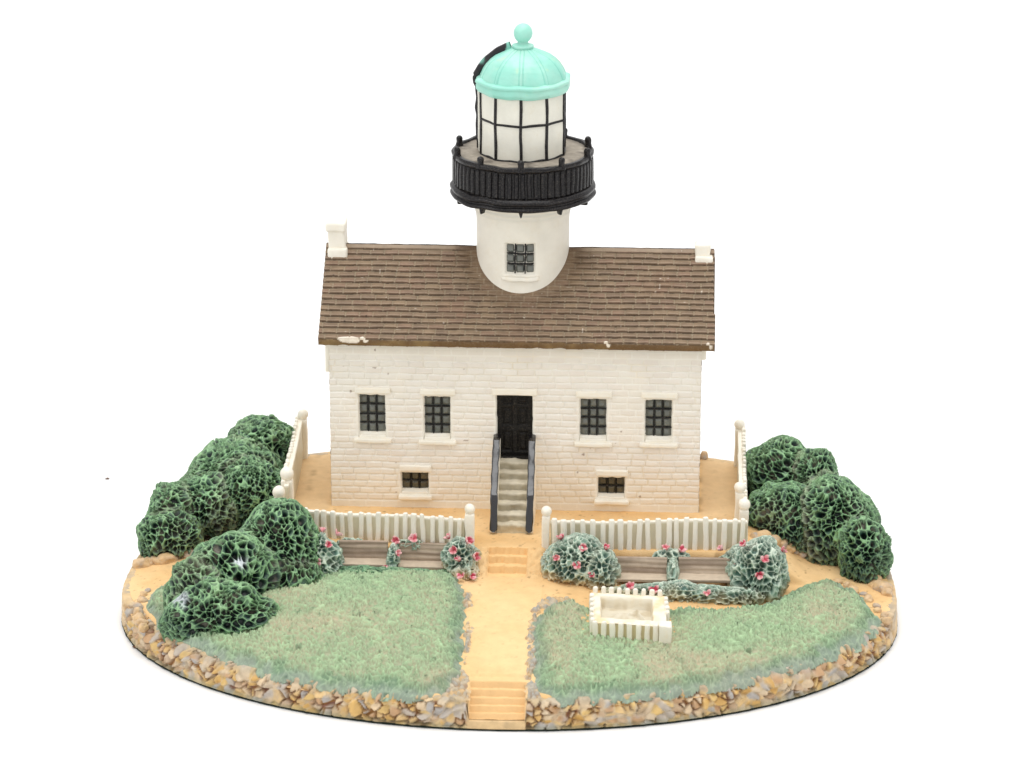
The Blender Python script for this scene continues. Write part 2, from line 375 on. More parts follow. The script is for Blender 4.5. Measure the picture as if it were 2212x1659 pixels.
rocks_along([(-8.05, -1.75), (-7.9, -1.6), (-7.5, -1.5), (-7.0, -1.2), (-6.6, -.8), (-6.2, -.5)], 20, .10, .19, 300)
rocks_along([(5.15, -1.3), (5.5, -1.15), (5.95, -.95), (6.4, -.8), (6.9, -.7), (7.26, -.9), (7.6, -1.5), (7.85, -2.1), (8.05, -2.5)], 26, .11, .2, 340)
rock(4.13, 3.35, .09, .09, .13, 77, z=1.45)
rocks_along([(-7.62, -3.0), (-7.66, -3.5), (-7.7, -4.0), (-7.6, -4.6), (-7.35, -5.1)], 8, .07, .13, 400)
rocks_along([(6.9, -1.9), (7.3, -2.3), (7.6, -2.8), (7.85, -3.4), (7.98, -4.0)], 9, .07, .12, 420)
def rubble(poly, seed, label):
    poly = np.array(poly); st = .02
    xs = np.arange(poly[:, 0].min()-.1, poly[:, 0].max()+.1, st); ys = np.arange(poly[:, 1].min()-.1, poly[:, 1].max()+.1, st)
    X, Y = np.meshgrid(xs, ys, indexing='ij'); x = X.ravel(); y = Y.ravel(); P0 = np.stack([x, y, 0*x], 1)
    sd = poly_sd(x, y, poly)+.10*fbm(P0, 4.0, seed)+.05*vnoise(P0, 11, seed+2)
    F1, F2, idn, vec = voronoi(wob(P0, .03, 6, seed)*np.array([1, 1.2, 0]), .12, seed+3)
    up = ss(.0, .10, sd)
    z = G0(x, y)-.03+up*(.045+.06*ss(.02, .2, F2-F1)*(.3+idn)+.05*np.clip(fbm(P0, 5, seed+5), -.5, 1))
    c = mixc(pick(idn, [lin('#d9bd93'), lin('#cfae80'), lin('#c2b59f'), lin('#c7b79c'), lin('#b3aea2')]), lin('#b0ada3'), ss(.1, .6, fbm(P0, 4, seed+7))*.6)
    c = mixc(c, lin('#a67b50'), (1-ss(.02, .16, F2-F1))*ss(-.1, .3, vnoise(P0, 4, seed+8))*.7); c = mixc(c, lin('#e8c897'), ss(.08, .0, sd)*.8)
    Q = gridq(len(xs), len(ys)); Q = Q[(sd[Q] > -.03).all(1)]
    part('path_edging', np.stack([x, y, z], 1), Q, M_stone, col=c, label=label)
rubble([(-1.05, -3.75), (-.68, -3.9), (-.60, -5.4), (-.55, -7.3), (-.52, -8.1), (-1.3, -8.15), (-.95, -7.7), (-.72, -7.0), (-.78, -5.0), (-.9, -4.2)], 440, 'rough tan and grey rubble left of the path')
rubble([(1.45, -3.95), (.95, -4.0), (.58, -4.5), (.50, -5.5), (.56, -7.2), (.64, -8.1), (.95, -8.1), (.80, -7.2), (.72, -5.6), (.85, -4.65), (1.25, -4.25)], 480, 'rough tan and grey rubble right of the path')

# ---- shrubs: pitted, dry-brushed foam-like mounds
GRN = dict(pit='#12211f', wall='#1f3b36', ridge='#8fbb86', tip='#b2d7a0', dust='#9a917f')
CS = {}
def csphere(n):
    if n not in CS:
        t = np.tan(np.linspace(-math.pi/4, math.pi/4, n)); U, W_ = np.meshgrid(t, t, indexing='ij'); Vs = []; Qs = []; b_ = 0
        for d in range(3):
            for sg in (-1, 1):
                p = np.zeros((U.size, 3)); p[:, d] = sg; p[:, (d+1) % 3] = U.ravel(); p[:, (d+2) % 3] = W_.ravel()
                Vs.append(p/np.linalg.norm(p, axis=1, keepdims=True)); Qs.append(gridq(n, n, flip=(sg < 0))+b_); b_ += len(p)
        V = np.concatenate(Vs); Q = np.concatenate(Qs); m_ = V[:, 2] > -.45; ok = m_[Q].all(1); Q = Q[ok]
        us_ = np.unique(Q); mp = np.zeros(len(V), int); mp[us_] = np.arange(len(us_)); CS[n] = (V[us_], mp[Q])
    return CS[n]
def edist(P, e):
    c_, r_ = np.array(e[0]), np.array(e[1]); q = (P-c_)/r_; L = np.linalg.norm(q, axis=1); return (L-1)*np.mean(r_)
def mound(name, c, rad, seed, cell=.19, pal=GRN, depth=.12, parent=root, label=None, dustk=.5, low=1.6, white=None, sand_base=0, others=(), lump=.20):
    c = np.array(c, float); rad = np.array(rad, float)
    V0, F = csphere(int(np.clip(rad.mean()*110, 34, 110))); N_ = len(V0)
    n = V0/rad; n /= np.linalg.norm(n, axis=1, keepdims=True)
    V = c+V0*rad
    V = V+n*(lump*rad.mean()*fbm(V, 1.3/rad.mean(), seed, 2)+.5*lump*rad.mean()*vnoise(V, 3.2/rad.mean(), seed+4))[:, None]
    below = V0[:, 2] < 0; V[below, 2] = c[2]+(V[below, 2]-c[2])*low
    g = G0(V[:, 0], V[:, 1])
    dmin = np.full(N_, 9.)
    for e in others: dmin = np.minimum(dmin, edist(V, e))
    keepv = (V[:, 2] > g-.12) & (dmin > -.22)
    F = F[keepv[F].any(1)]; us_ = np.unique(F); mp = np.zeros(N_, int); mp[us_] = np.arange(len(us_)); F = mp[F]
    V, n, g, dmin = V[us_], n[us_], g[us_], dmin[us_]
    V = V+n*(.09*np.exp(-(dmin/.14)**2))[:, None]      # fill the valley where two mounds meet
    W = wob(wob(wob(V, .14, 1.3, 8), .06, 3.4, 3), .02, 9, 4)
    F1, F2, idn, vec = voronoi(W, cell, 900, .95)
    big = ss(-.2, .3, vnoise(W, 1.7, 71)); idb = np.clip(idn, 0, 1)
    e = F2-F1
    hole = .50+.16*((idn*37.7) % 1)
    pit = ss(.02, .16, e)*ss(hole+.12, hole-.24, F1)
    up = np.clip(n[:, 2]*.5+.5, 0, 1)
    dep = depth*(.6+.8*idb)
    line = ss(.16, .03, e)
    V = V+n*((1-pit)*.02+line*(.022+.02*vnoise(W, 4, 41))-.005-pit*dep+.025*vnoise(W, 4, 31))[:, None]
    V = V+.005*np.stack([vnoise(V, 18, 1), vnoise(V, 18, 2), vnoise(V, 18, 3)], 1)
    p_ = {k: lin(v) for k, v in pal.items()}
    bc = mixc(np.tile(p_['wall'], (len(V), 1)), p_['pit'], ss(.25, .75, pit))
    patch = fbm(V, 1.6, 55)
    dst = ss(.15, .6, fbm(V, 5, 66)+.2*up)*ss(.3, .7, pit); bc = mixc(bc, p_['dust'], dst*dustk*.6)
    rim_ = ss(.32, .06, pit)*(.30+.70*ss(.30, .12, np.abs(pit-.12)+.4*(vnoise(W, 7, 12)*.5+.5)))
    brush = np.maximum(rim_*.45, ss(.12, .04, e)*.95)*np.clip(ss(.2, .8, up+.25*patch)+.35, 0, 1)  # dry brush favours upward faces, so shade on the undersides is painted in too
    bc = mixc(bc, p_['ridge'], brush)
    bc = mixc(bc, p_['tip'], rim_*ss(.0, .5, vnoise(W, 6, 17))*ss(.55, .9, up+.3*patch)*.7)
    blot = ss(.45, .7, fbm(V, 2.4, 88))*ss(.6, .9, up)*ss(.3, .1, e); bc = mixc(bc, p_['tip'], blot*.6)
    bc = mixc(bc, p_['dust'], np.clip(ss(.1, .7, fbm(V, 1.1, 99)-.1)*.35+np.exp(-(dmin/.1)**2)*.45*ss(.4, .1, e), 0, 1)*dustk)
    if white is not None:
        d = np.linalg.norm(V-np.array(white[:3]), axis=1); bc = mixc(bc, lin('#d8dde2'), ss(white[3], white[3]*.4, d+.1*vnoise(V, 6, 2))*ss(.24, .08, e)*.9)
    if sand_base:
        bc = mixc(bc, lin('#dcb47c'), ss(.25, .05, V[:, 2]-g+.1*vnoise(V, 4, 6))*sand_base)
    return part(name, V, F, M_leaf, parent, col=bc, label=label)
SH = [((-5.80, 2.05, 2.0), (.78, .85, .70), 'rounded dark green shrub behind the far post of the left fence'),
      ((-6.25, .95, 1.55), (1.12, .95, .86), 'broad dark green shrub low on the left slope'),
      ((-5.78, .15, 1.5), (.85, .8, .90), 'dark green shrub pressed against the left fence'),
      ((-7.50, -.3, 1.25), (.52, .6, .70), 'small dark green shrub on the outer left edge'),
      ((-6.75, -.1, 1.35), (.72, .65, .70), None),
      ((-7.45, -1.0, .95), (.72, .5, .64), 'lowest dark green shrub by the left path rocks'),
      ((-4.85, -2.85, 1.55), (.90, .82, 1.02), 'tall round shrub before the left fence corner'),
      ((-5.75, -3.75, 1.25), (.85, .85, .98), 'shrub in the middle of the front left clump'),
      ((-5.80, -5.1, .92), (1.15, .72, .78), 'large front left shrub over the stone rim'),
      ((-6.45, -4.35, 1.05), (.58, .6, .78), 'shrub at the left side of the front left clump'),
      ((-4.55, -3.45, 1.0), (.75, .5, .52), None),
      ((5.80, 1.35, 1.75), (.82, .85, .90), 'dark green shrub beside the right fence, farthest back'),
      ((6.60, .95, 1.75), (.52, .6, .80), 'small shrub at the back right edge'),
      ((5.88, -.25, 1.35), (.92, .75, .86), 'shrub below the near post of the right fence'),
      ((7.02, -.25, 1.35), (.84, .85, .96), 'large shrub on the outer right edge'),
      ((6.75, .35, 1.45), (.60, .6, .70), None),
      ((7.55, -1.35, 1.05), (.56, .62, .85), 'lowest shrub by the right path rocks'),
      ((6.75, -.75, .95), (.55, .3, .40), None)]
for i, (c, rd, lb) in enumerate(SH):
    wh = (-6.52, -5.3, 1.3, .3) if i == 8 else ((-5.45, -4.35, 1.85, .22) if i == 7 else None)
    mound('shrub', c, rd, 500+i*13, cell=.15 if i in (6, 7, 8, 9, 10) else .13, depth=.10, label=lb,
          dustk=1.15 if c[0] > 0 else .8, white=wh, lump=.12 if i == 6 else .2, others=[(a_, b_) for a_, b_, _ in SH[:i]+SH[i+1:]])

# ---- flower bushes
FLP = dict(pit='#4d6f64', wall='#7d9c8a', ridge='#d2dfcb', tip='#eaecdb', dust='#b9b79c')
FLD = dict(pit='#1e3a2c', wall='#356648', ridge='#8fb98c', tip='#b2cfa6', dust='#a59d84')
FB = {'l1': [(-4.0, -2.75, 1.2, .5, .45, .62)],
      'lm': [(-2.45, -2.58, 1.17, .11, .28, .43), (-2.15, -2.29, 1.46, .26, .08, .14)],
      'lr': [(-1.02, -2.65, 1.2, .36, .36, .60), (-.85, -3.0, 1.0, .25, .35, .25)],
      'r1': [(1.45, -2.8, 1.15, .72, .5, .72), (1.98, -2.95, 1.1, .32, .4, .58)],
      'mt': [(3.45, -2.4, 1.2, .45, .2, .32), (3.48, -2.85, 1.08, .09, .26, .38)],
      'rr': [(5.28, -2.8, 1.2, .62, .6, .75), (4.85, -2.35, 1.2, .36, .3, .36)],
      'rs': [(3.7, -3.42, .90, 1.7, .28, .25)], 'ls': [(-2.5, -2.95, .98, 1.75, .28, .2)], 'lt': [(-3.35, -2.26, 1.46, .32, .07, .12)]}
FL = {'l1': [(-4.18, -2.81, 1.77), (-3.95, -2.62, 1.81), (-3.67, -2.6, 1.75), (-3.82, -2.98, 1.68), (-4.33, -2.99, 1.54), (-4.01, -3.17, 1.41)],
      'lm': [(-2.38, -2.39, 1.6), (-2.04, -2.35, 1.61), (-2.41, -2.73, 1.44), (-2.49, -2.78, 1.15)],
      'lr': [(-1.22, -2.62, 1.74), (-.87, -2.77, 1.74), (-1.11, -2.93, 1.62), (-.74, -2.86, 1.47), (-1.0, -3.03, 1.39), (-.93, -3.27, 1.16), (-.76, -3.25, 1.14)],
      'r1': [(1.15, -2.75, 1.82), (1.58, -3.06, 1.75), (2.05, -2.97, 1.7), (1.09, -3.12, 1.57), (1.47, -3.24, 1.48), (1.85, -3.27, 1.3)],
      'mt': [(3.35, -2.44, 1.51), (3.64, -2.44, 1.48)],
      'rr': [(4.55, -2.35, 1.49), (4.99, -3.0, 1.87), (5.72, -2.77, 1.66), (5.38, -3.23, 1.68), (4.89, -2.95, 1.35), (5.29, -3.37, 1.41)],
      'rs': [(2.61, -3.56, 1.09), (3.1, -3.64, 1.08), (4.2, -3.66, 1.06)]}
FN = {'l1': 'pale flowering bush left of the left pair of bench sections', 'lm': 'thin flowering stem between the left bench sections',
      'lr': 'flowering bush beside the left gate post', 'r1': 'wide flowering bush beside the right gate post',
      'mt': 'flowering tuft between the right bench sections', 'rr': 'big flowering bush at the corner of the right fence',
      'rs': 'low flowering strip under the right bench sections', 'ls': 'low dark green strip under the left bench sections', 'lt': 'sparse flowering tuft at the foot of the left fence'}
for q, (k, es) in enumerate(FB.items()):
    rt = None
    for j, e in enumerate(es):
        o = mound('flower_bush' if j == 0 else 'bush_clump', e[:3], e[3:], 800+q*31+j*7, cell=.115 if k not in ('lm', 'ls') else .095, lump=.24 if k not in ('rs', 'ls', 'lt', 'mt', 'lm') else .07,
                  pal=FLD if k == 'ls' else FLP, depth=.075 if k not in ('lm', 'mt', 'lt', 'ls', 'rs') else .045,
                  parent=root if rt is None else rt, label=FN[k] if rt is None else None, dustk=.5, low=1.5, others=[(a_[:3], a_[3:]) for a_ in es if a_ is not e], sand_base=.6 if k in ('lr', 'r1', 'rr') else (.3 if k == 'rs' else 0))
        if rt is None: rt = o
    for j, f in enumerate(FL.get(k, [])):
        # five folded petals
        e = min(es, key=lambda e: (Vector(f)-Vector(e[:3])).length); nn = np.array(f)-np.array(e[:3]); nn = nn/np.array(e[3:])**2; nn /= np.linalg.norm(nn)
        t1 = np.cross(nn, [0, 0, 1.]); t1 /= np.linalg.norm(t1); t2 = np.cross(nn, t1); pp = []; R_ = rr.uniform(.085, .125); cc = []
        for m_ in range(rr.choice((4, 5, 6))):
            a = m_*1.26+rr.uniform(-.3, .3); V0, F = ico(3)
            d = math.cos(a)*t1+math.sin(a)*t2; s = np.cross(nn, d); L = R_*rr.uniform(.45, .75)
            U = V0[:, :1]*d*L*.8+V0[:, 1:2]*s*R_*.42+V0[:, 2:3]*nn*.03+d*R_*.42+nn*(.05*V0[:, :1]+.015)
            pp.append((np.array(f)+nn*.07+U, F)); b_ = rr.choice(('#b5384e', '#cf5c6c', '#dd8a90', '#e2a3a6'))
            cc.append(mixc(np.tile(lin(b_), (len(V0), 1)), lin('#ecc8c4'), ss(.1, .9, V0[:, 0]+.4*vnoise(V0+m_, 2, j))*.8))
        V, F = join(pp); part('flower', wob(V, .012, 14, 3), F, M_petal, rt, col=np.concatenate(cc))

# ------------------------------------------------------------------ cottage
XL, XR, YF, YB = -4.0, 4.0, 0.0, 3.45
EZ, RZ, RY = 5.36, 6.87, 1.75      # eave, ridge
WIN = [(-3.37, -2.83, 3.14, 4.0, 3, 4), (-1.955, -1.415, 3.12, 3.99, 3, 4), (1.43, 1.97, 3.14, 4.0, 3, 4), (2.84, 3.385, 3.15, 4.0, 3, 4)]
CEL = [(-2.46, -1.91, 1.83, 2.22, 3, 2), (1.83, 2.38, 1.80, 2.19, 3, 2)]
DOOR = (-.395, .385, 2.6, 4.06)
CH = .146
def bricks(u, z, seed):
    """height 0..1 of the brick face, random id"""
    P = np.stack([u, z, np.full_like(u, seed*3.3)], 1)
    zz = z+.012*vnoise(P, 1.6, seed)+.006*vnoise(P, 6, seed+1); row = np.floor(zz/CH); fz = zz/CH-row
    uo = u+.012*vnoise(P, 9, seed+2)
    k = h3(row.astype(int), row.astype(int)*3, row.astype(int)*0, seed); bw = .30+.07*k
    uu = uo/bw+k*7.7+.5*(row % 2); b0 = np.floor(uu); jt = (h3(b0.astype(int), row.astype(int), b0.astype(int)*0+1, seed)-.5)*.35
    fb = uu-b0; b1 = np.where(fb < .5+0*fb, b0, b0)
    e_v = np.minimum(np.abs(fb-(.02+0*jt)), np.abs(1-fb))*bw
    d = np.minimum(np.minimum(fz, 1-fz)*CH, e_v+.004)
    idn = h3(b1.astype(int), row.astype(int), b1.astype(int)*0+5, seed)
    return ss(.004, .022, d), idn
def brick_face(axis, lo, hi, zlo, topf, pos, sgn, seed, holes=()):
    st = .0165
    us = np.arange(lo, hi+st*.5, st); us[-1] = hi; nz = int((6.8 if topf else 5.42)/st*0+(5.42-zlo)/st)
    zt = np.linspace(0, 1, nz); U, T = np.meshgrid(us, zt, indexing='ij')
    top = topf(U) if topf else 5.42
    Z = zlo+(top-zlo)*T; u = U.ravel(); z = Z.ravel()
    b, idn = bricks(u, z, seed); P = np.stack([u, z, 0*u], 1)
    plain = ss(4.88, 4.98, z+.02*vnoise(P, 3, 8)) if axis == 'x' else 0*z
    base = ss(1.62, 1.56, z+.03*vnoise(P, 3, 3))
    fade = np.clip(plain+base, 0, 1)
    if axis == 'x':   # bricks worn away by thick paint in patches
        fade = np.clip(fade+.5*ss(.35, .6, fbm(P, .8, 71)), 0, 1)
    out = (.022*b+.008*(idn-.5))*(1-fade)+.022*fade+.006*fbm(P, 3.5, seed+9)
    face = mixc(pick(idn, [lin('#efe9de'), lin('#f1ebe1'), lin('#ede5da'), lin('#efe8dd')]), lin('#f3ecdd'), fade*.6)
    c = mixc(mixc(np.tile(lin('#f8f3e8'), (len(u), 1)), lin('#ead9ba'), ss(.0, .6, fbm(P, 1.5, 81))*.45), face, b)
    lowy = ss(3.4, 1.6, z+.8*fbm(P, .7, 61)); c = mixc(c, lin('#f3e5c6'), lowy*.2)
    st_ = ss(.5, .8, fbm(P, 2.1, 19))*ss(2.2, 1.5, z); c = mixc(c, lin('#d9b98c'), st_*.4)
    spk = ss(.86, .93, vnoise(P, 7.3, 15)); c = mixc(c, lin('#7a5a40'), spk*.7*(h3(np.floor(u*3).astype(int), np.floor(z*3).astype(int), np.zeros(len(u), int), 2) > .8))
    for (a0, a1, z0, z1, dep) in holes:
        d = np.minimum(np.minimum(u-a0, a1-u), np.minimum(z-z0, z1-z))
        wv = .008*vnoise(P, 8, 5)
        f = ss(-.012, .012, d+wv); out = out-f*dep
        fr = ss(-.10, -.05, d)*(1-f); out = out*(1-fr*.6)+.02*fr*.6; c = mixc(c, lin('#f5f0e4'), np.clip(ss(-.09, -.02, d), 0, 1)*.8)
    pos_ = pos+sgn*out
    V = np.stack([u, pos_, z], 1) if axis == 'x' else np.stack([pos_, u, z], 1)
    fl = (axis == 'x') == (sgn > 0)
    return V, gridq(len(us), nz, flip=fl), c
def gable(U):
    return np.minimum(5.42+(RZ-.12-5.42)*(1-np.abs(U-RY)/RY)*1.0+0, RZ-.1)
holes = [(a[0]-.02, a[1]+.02, a[2]-.09, a[3]+.02, .15) for a in WIN]+[(a[0]-.02, a[1]+.02, a[2]-.06, a[3]+.02, .15) for a in CEL]+[(DOOR[0], DOOR[1], DOOR[2]-.05, DOOR[3], .28)]
parts = []; cols = []
for f in (('x', XL-.018, XR+.018, 1.32, None, YF, -1, 3, holes), ('x', XL-.018, XR+.018, 1.32, None, YB, 1, 5), ('y', YF-.018, YB+.018, 1.32, gable, XL, -1, 7), ('y', YF-.018, YB+.018, 1.32, gable, XR, 1, 9)):
    V, Q, c = brick_face(*f); parts.append((V, Q)); cols.append(c)
V, Q = join(parts); part('brick_wall', V, Q, M_brick, col=np.concatenate(cols), label='cream painted brick walls of the cottage')
for s in (-1, 1):
    x0 = XL-.11 if s < 0 else XR-.04
    V, Q = box_pts(x0, x0+.15, YF+.01, YB-.03, 4.52 if s < 0 else 4.95, 5.42, .03, 10)
    part('cornice', wob(V, .012, 5, 2), Q, M_cream)

# windows
def window(a0, a1, z0, z1, nx, nz, m, cell):
    n = 60; U, Z = np.meshgrid(np.linspace(a0-.015, a1+.015, n), np.linspace(z0-.015, z1+.015, int(n*1.4)), indexing='ij')
    u = U.ravel(); z = Z.ravel(); P = np.stack([u, z, 0*u+a0], 1)
    fu = ((u-a0)/(a1-a0)*nx) % 1; fz = ((z-z0)/(z1-z0)*nz) % 1
    pil = ss(0, .3, np.minimum(fu, 1-fu))*ss(0, .3, np.minimum(fz, 1-fz))
    y = .115-.035*pil+.006*vnoise(P, 9, 4)
    o = part('window', np.stack([u, YF+y, z], 1), gridq(n, int(n*1.4)), m, label='small dark cellar window' if cell else None)
    pp = []
    for i in range(1, nx):
        xx = a0+(a1-a0)*i/nx+rr.uniform(-.012, .012); pp.append(box_pts(xx-.013, xx+.013, .078, .12, z0-.01, z1+.01, .012, 14))
    for j in range(1, nz):
        zz = z0+(z1-z0)*j/nz+rr.uniform(-.012, .012); pp.append(box_pts(a0-.01, a1+.01, .076, .12, zz-.013, zz+.013, .012, 14))
    V, Q = join(pp); part('glazing_bars', wob(wob(V, .007, 7, 3), .005, 25, 4), Q, M_black, o)
    e = .10 if not cell else .06
    V, Q = box_pts(a0-e, a1+e+.03, -.075, .05, z1+.07, z1+.205, .025, 12); part('lintel', wob(V, .010, 6, int(a0*9)), Q, M_trim, o)
    V, Q = box_pts(a0-e-.03, a1+e+.05, -.11, .06, z0-.20, z0-.10, .03, 12); part('sill', wob(V, .012, 6, int(a0*7)), Q, M_trim, o)
    V, Q = box_pts(a0-.02, a1+.02, -.02, .15, z0-.11, z0-.015, .02, 12); V[:, 2] += np.where(V[:, 1] > .05, .03, -.02); part('sill_slope', wob(V, .01, 8, 3), Q, M_trim, o)
for a in WIN: window(*a, M_pane, False)
for a in CEL: window(*a, M_cell, True)

# door
n = 90; U, Z = np.meshgrid(np.linspace(DOOR[0]-.01, DOOR[1]+.01, n), np.linspace(DOOR[2]-.05, DOOR[3]+.01, 130), indexing='ij'); u = U.ravel(); z = Z.ravel()
y = np.full_like(u, .14)
for (b0, b1) in ((-.30, -.05), (.05, .29)):
    for (c0, c1) in ((2.72, 3.2), (3.32, 3.74), (3.82, 3.97)):
        d = np.minimum(np.minimum(u-b0, b1-u), np.minimum(z-c0, c1-z)); y += .035*ss(0, .02, d)-.022*ss(.04, .08, d)
P = np.stack([u, z, 0*u], 1); y = y+.008*fbm(P, 6, 2)
dr = part('door', np.stack([u, y, z], 1), gridq(n, 130), M_door, label='black panelled front door')
V, Q = box_pts(-.49, .49, -.085, .05, 4.09, 4.235, .025, 14); part('lintel', wob(V, .012, 6, 3), Q, M_trim, dr)
V, Q = box_pts(DOOR[0], DOOR[1], .0, .2, 2.56, 2.66, .03, 14); part('door_sill', wob(V, .012, 6, 3), Q, M_door, dr)

# staircase
NS = 7; z0s, z1s = 1.46, 2.6; y0s, y1s = -1.42, -.02; rz_, td = (z1s-z0s)/NS, (y1s-y0s)/NS
prof = [(y0s-.02, 1.38)]
for i in range(NS):
    a = y0s+i*td; zz = z0s+i*rz_
    prof += [(a, zz), (a+.01, zz+rz_-.03), (a+.03, zz+rz_), (a+td-.02, zz+rz_+.005)]
prof += [(.15, z1s)]
pf = np.array(dense(prof, .02)); nx = 40
U, K = np.meshgrid(np.linspace(-.33, .33, nx), np.arange(len(pf)), indexing='ij')
V = np.stack([U.ravel(), pf[K.ravel(), 0], pf[K.ravel(), 1]], 1)
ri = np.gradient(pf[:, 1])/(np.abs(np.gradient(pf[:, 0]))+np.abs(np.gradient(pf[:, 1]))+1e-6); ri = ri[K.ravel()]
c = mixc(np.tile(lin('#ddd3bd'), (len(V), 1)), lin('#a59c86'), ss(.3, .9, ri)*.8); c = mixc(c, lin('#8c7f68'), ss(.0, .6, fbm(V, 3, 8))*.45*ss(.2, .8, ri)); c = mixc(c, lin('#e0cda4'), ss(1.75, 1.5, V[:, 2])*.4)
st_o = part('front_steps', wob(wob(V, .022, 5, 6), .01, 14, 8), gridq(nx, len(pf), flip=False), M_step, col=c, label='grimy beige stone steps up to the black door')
side = [(.1, 1.36), (.1, 3.06), (-.14, 3.08), (-.22, 3.06), (-1.03, 2.25), (-1.16, 2.18), (-1.20, 2.08), (-1.38, 1.52), (-1.40, 1.36)]
def prism(side, x0, x1, mtl, nm, par, amp=.01, lab=None):
    bm = bmesh.new(); vs = [bm.verts.new((x0, a, b)) for a, b in side]; f = bm.faces.new(vs)
    ex_ = bmesh.ops.extrude_face_region(bm, geom=[f]); bmesh.ops.translate(bm, vec=(x1-x0, 0, 0), verts=[v for v in ex_['geom'] if isinstance(v, bmesh.types.BMVert)])
    bmesh.ops.recalc_face_normals(bm, faces=bm.faces)
    bmesh.ops.bevel(bm, geom=list(bm.edges), offset=.02, segments=2, affect='EDGES', profile=.6)
    me = bpy.data.meshes.new(nm); bm.to_mesh(me); bm.free()
    for p in me.polygons: p.use_smooth = True
    o = new_obj(nm, me, mtl, par); 
    return o
def strip(path, wid, thick, x0, mtl, nm, par, seed):
    """painted rail: rounded strip along a (y,z) path"""
    pts = np.array(dense(path, .02)); t = np.gradient(pts, axis=0); t /= np.linalg.norm(t, axis=1, keepdims=True); nn = np.stack([t[:, 1], -t[:, 0]], 1)
    m_ = 20; an = np.linspace(0, 2*math.pi, m_, endpoint=False); ca = np.sign(np.cos(an))*np.abs(np.cos(an))**.4; sa = np.sign(np.sin(an))*np.abs(np.sin(an))**.4
    wd = wid*(1+.06*np.sin(np.arange(len(pts))*.23+seed)); endt = np.minimum(1, np.minimum(np.arange(len(pts)), np.arange(len(pts))[::-1])/2.5+.25)
    V = np.stack([x0+ca[None, :]*(wd*endt)[:, None], pts[:, :1]+nn[:, :1]*sa*thick, pts[:, 1:]+nn[:, 1:]*sa*thick], -1)
    V = V+np.array([1, 0, 0])*(.005*np.sin(np.arange(len(pts))*.06+seed))[:, None, None]
    V = V.reshape(-1, 3); Q = gridq(len(pts), m_); i = np.arange(len(pts)-1)*m_
    Q = np.concatenate([Q, np.stack([i+m_-1, i+2*m_-1, i+m_, i], 1)])
    caps = []
    for b in (0, (len(pts)-1)*m_): caps += [[b+j, b+j+1, b+m_-2-j, b+m_-1-j] for j in range(m_//2-1)]
    return part(nm, wob(V, .008, 7, seed), np.concatenate([Q, np.array(caps)]), mtl, par)
for s, xc in ((-1, -.385), (1, .39)):
    prism(side, xc-.075, xc+.075, M_trim, 'stair_wall', st_o)
    pth = [(.0, 3.14), (-.16, 3.13), (-.24, 3.09), (-.6, 2.72), (-1.0, 2.33), (-1.10, 2.26), (-1.20, 2.2), (-1.25, 2.08), (-1.36, 1.8), (-1.47, 1.47)]
    strip(pth, .078, .045, xc-.0, M_rail, 'handrail', st_o, 3+s)

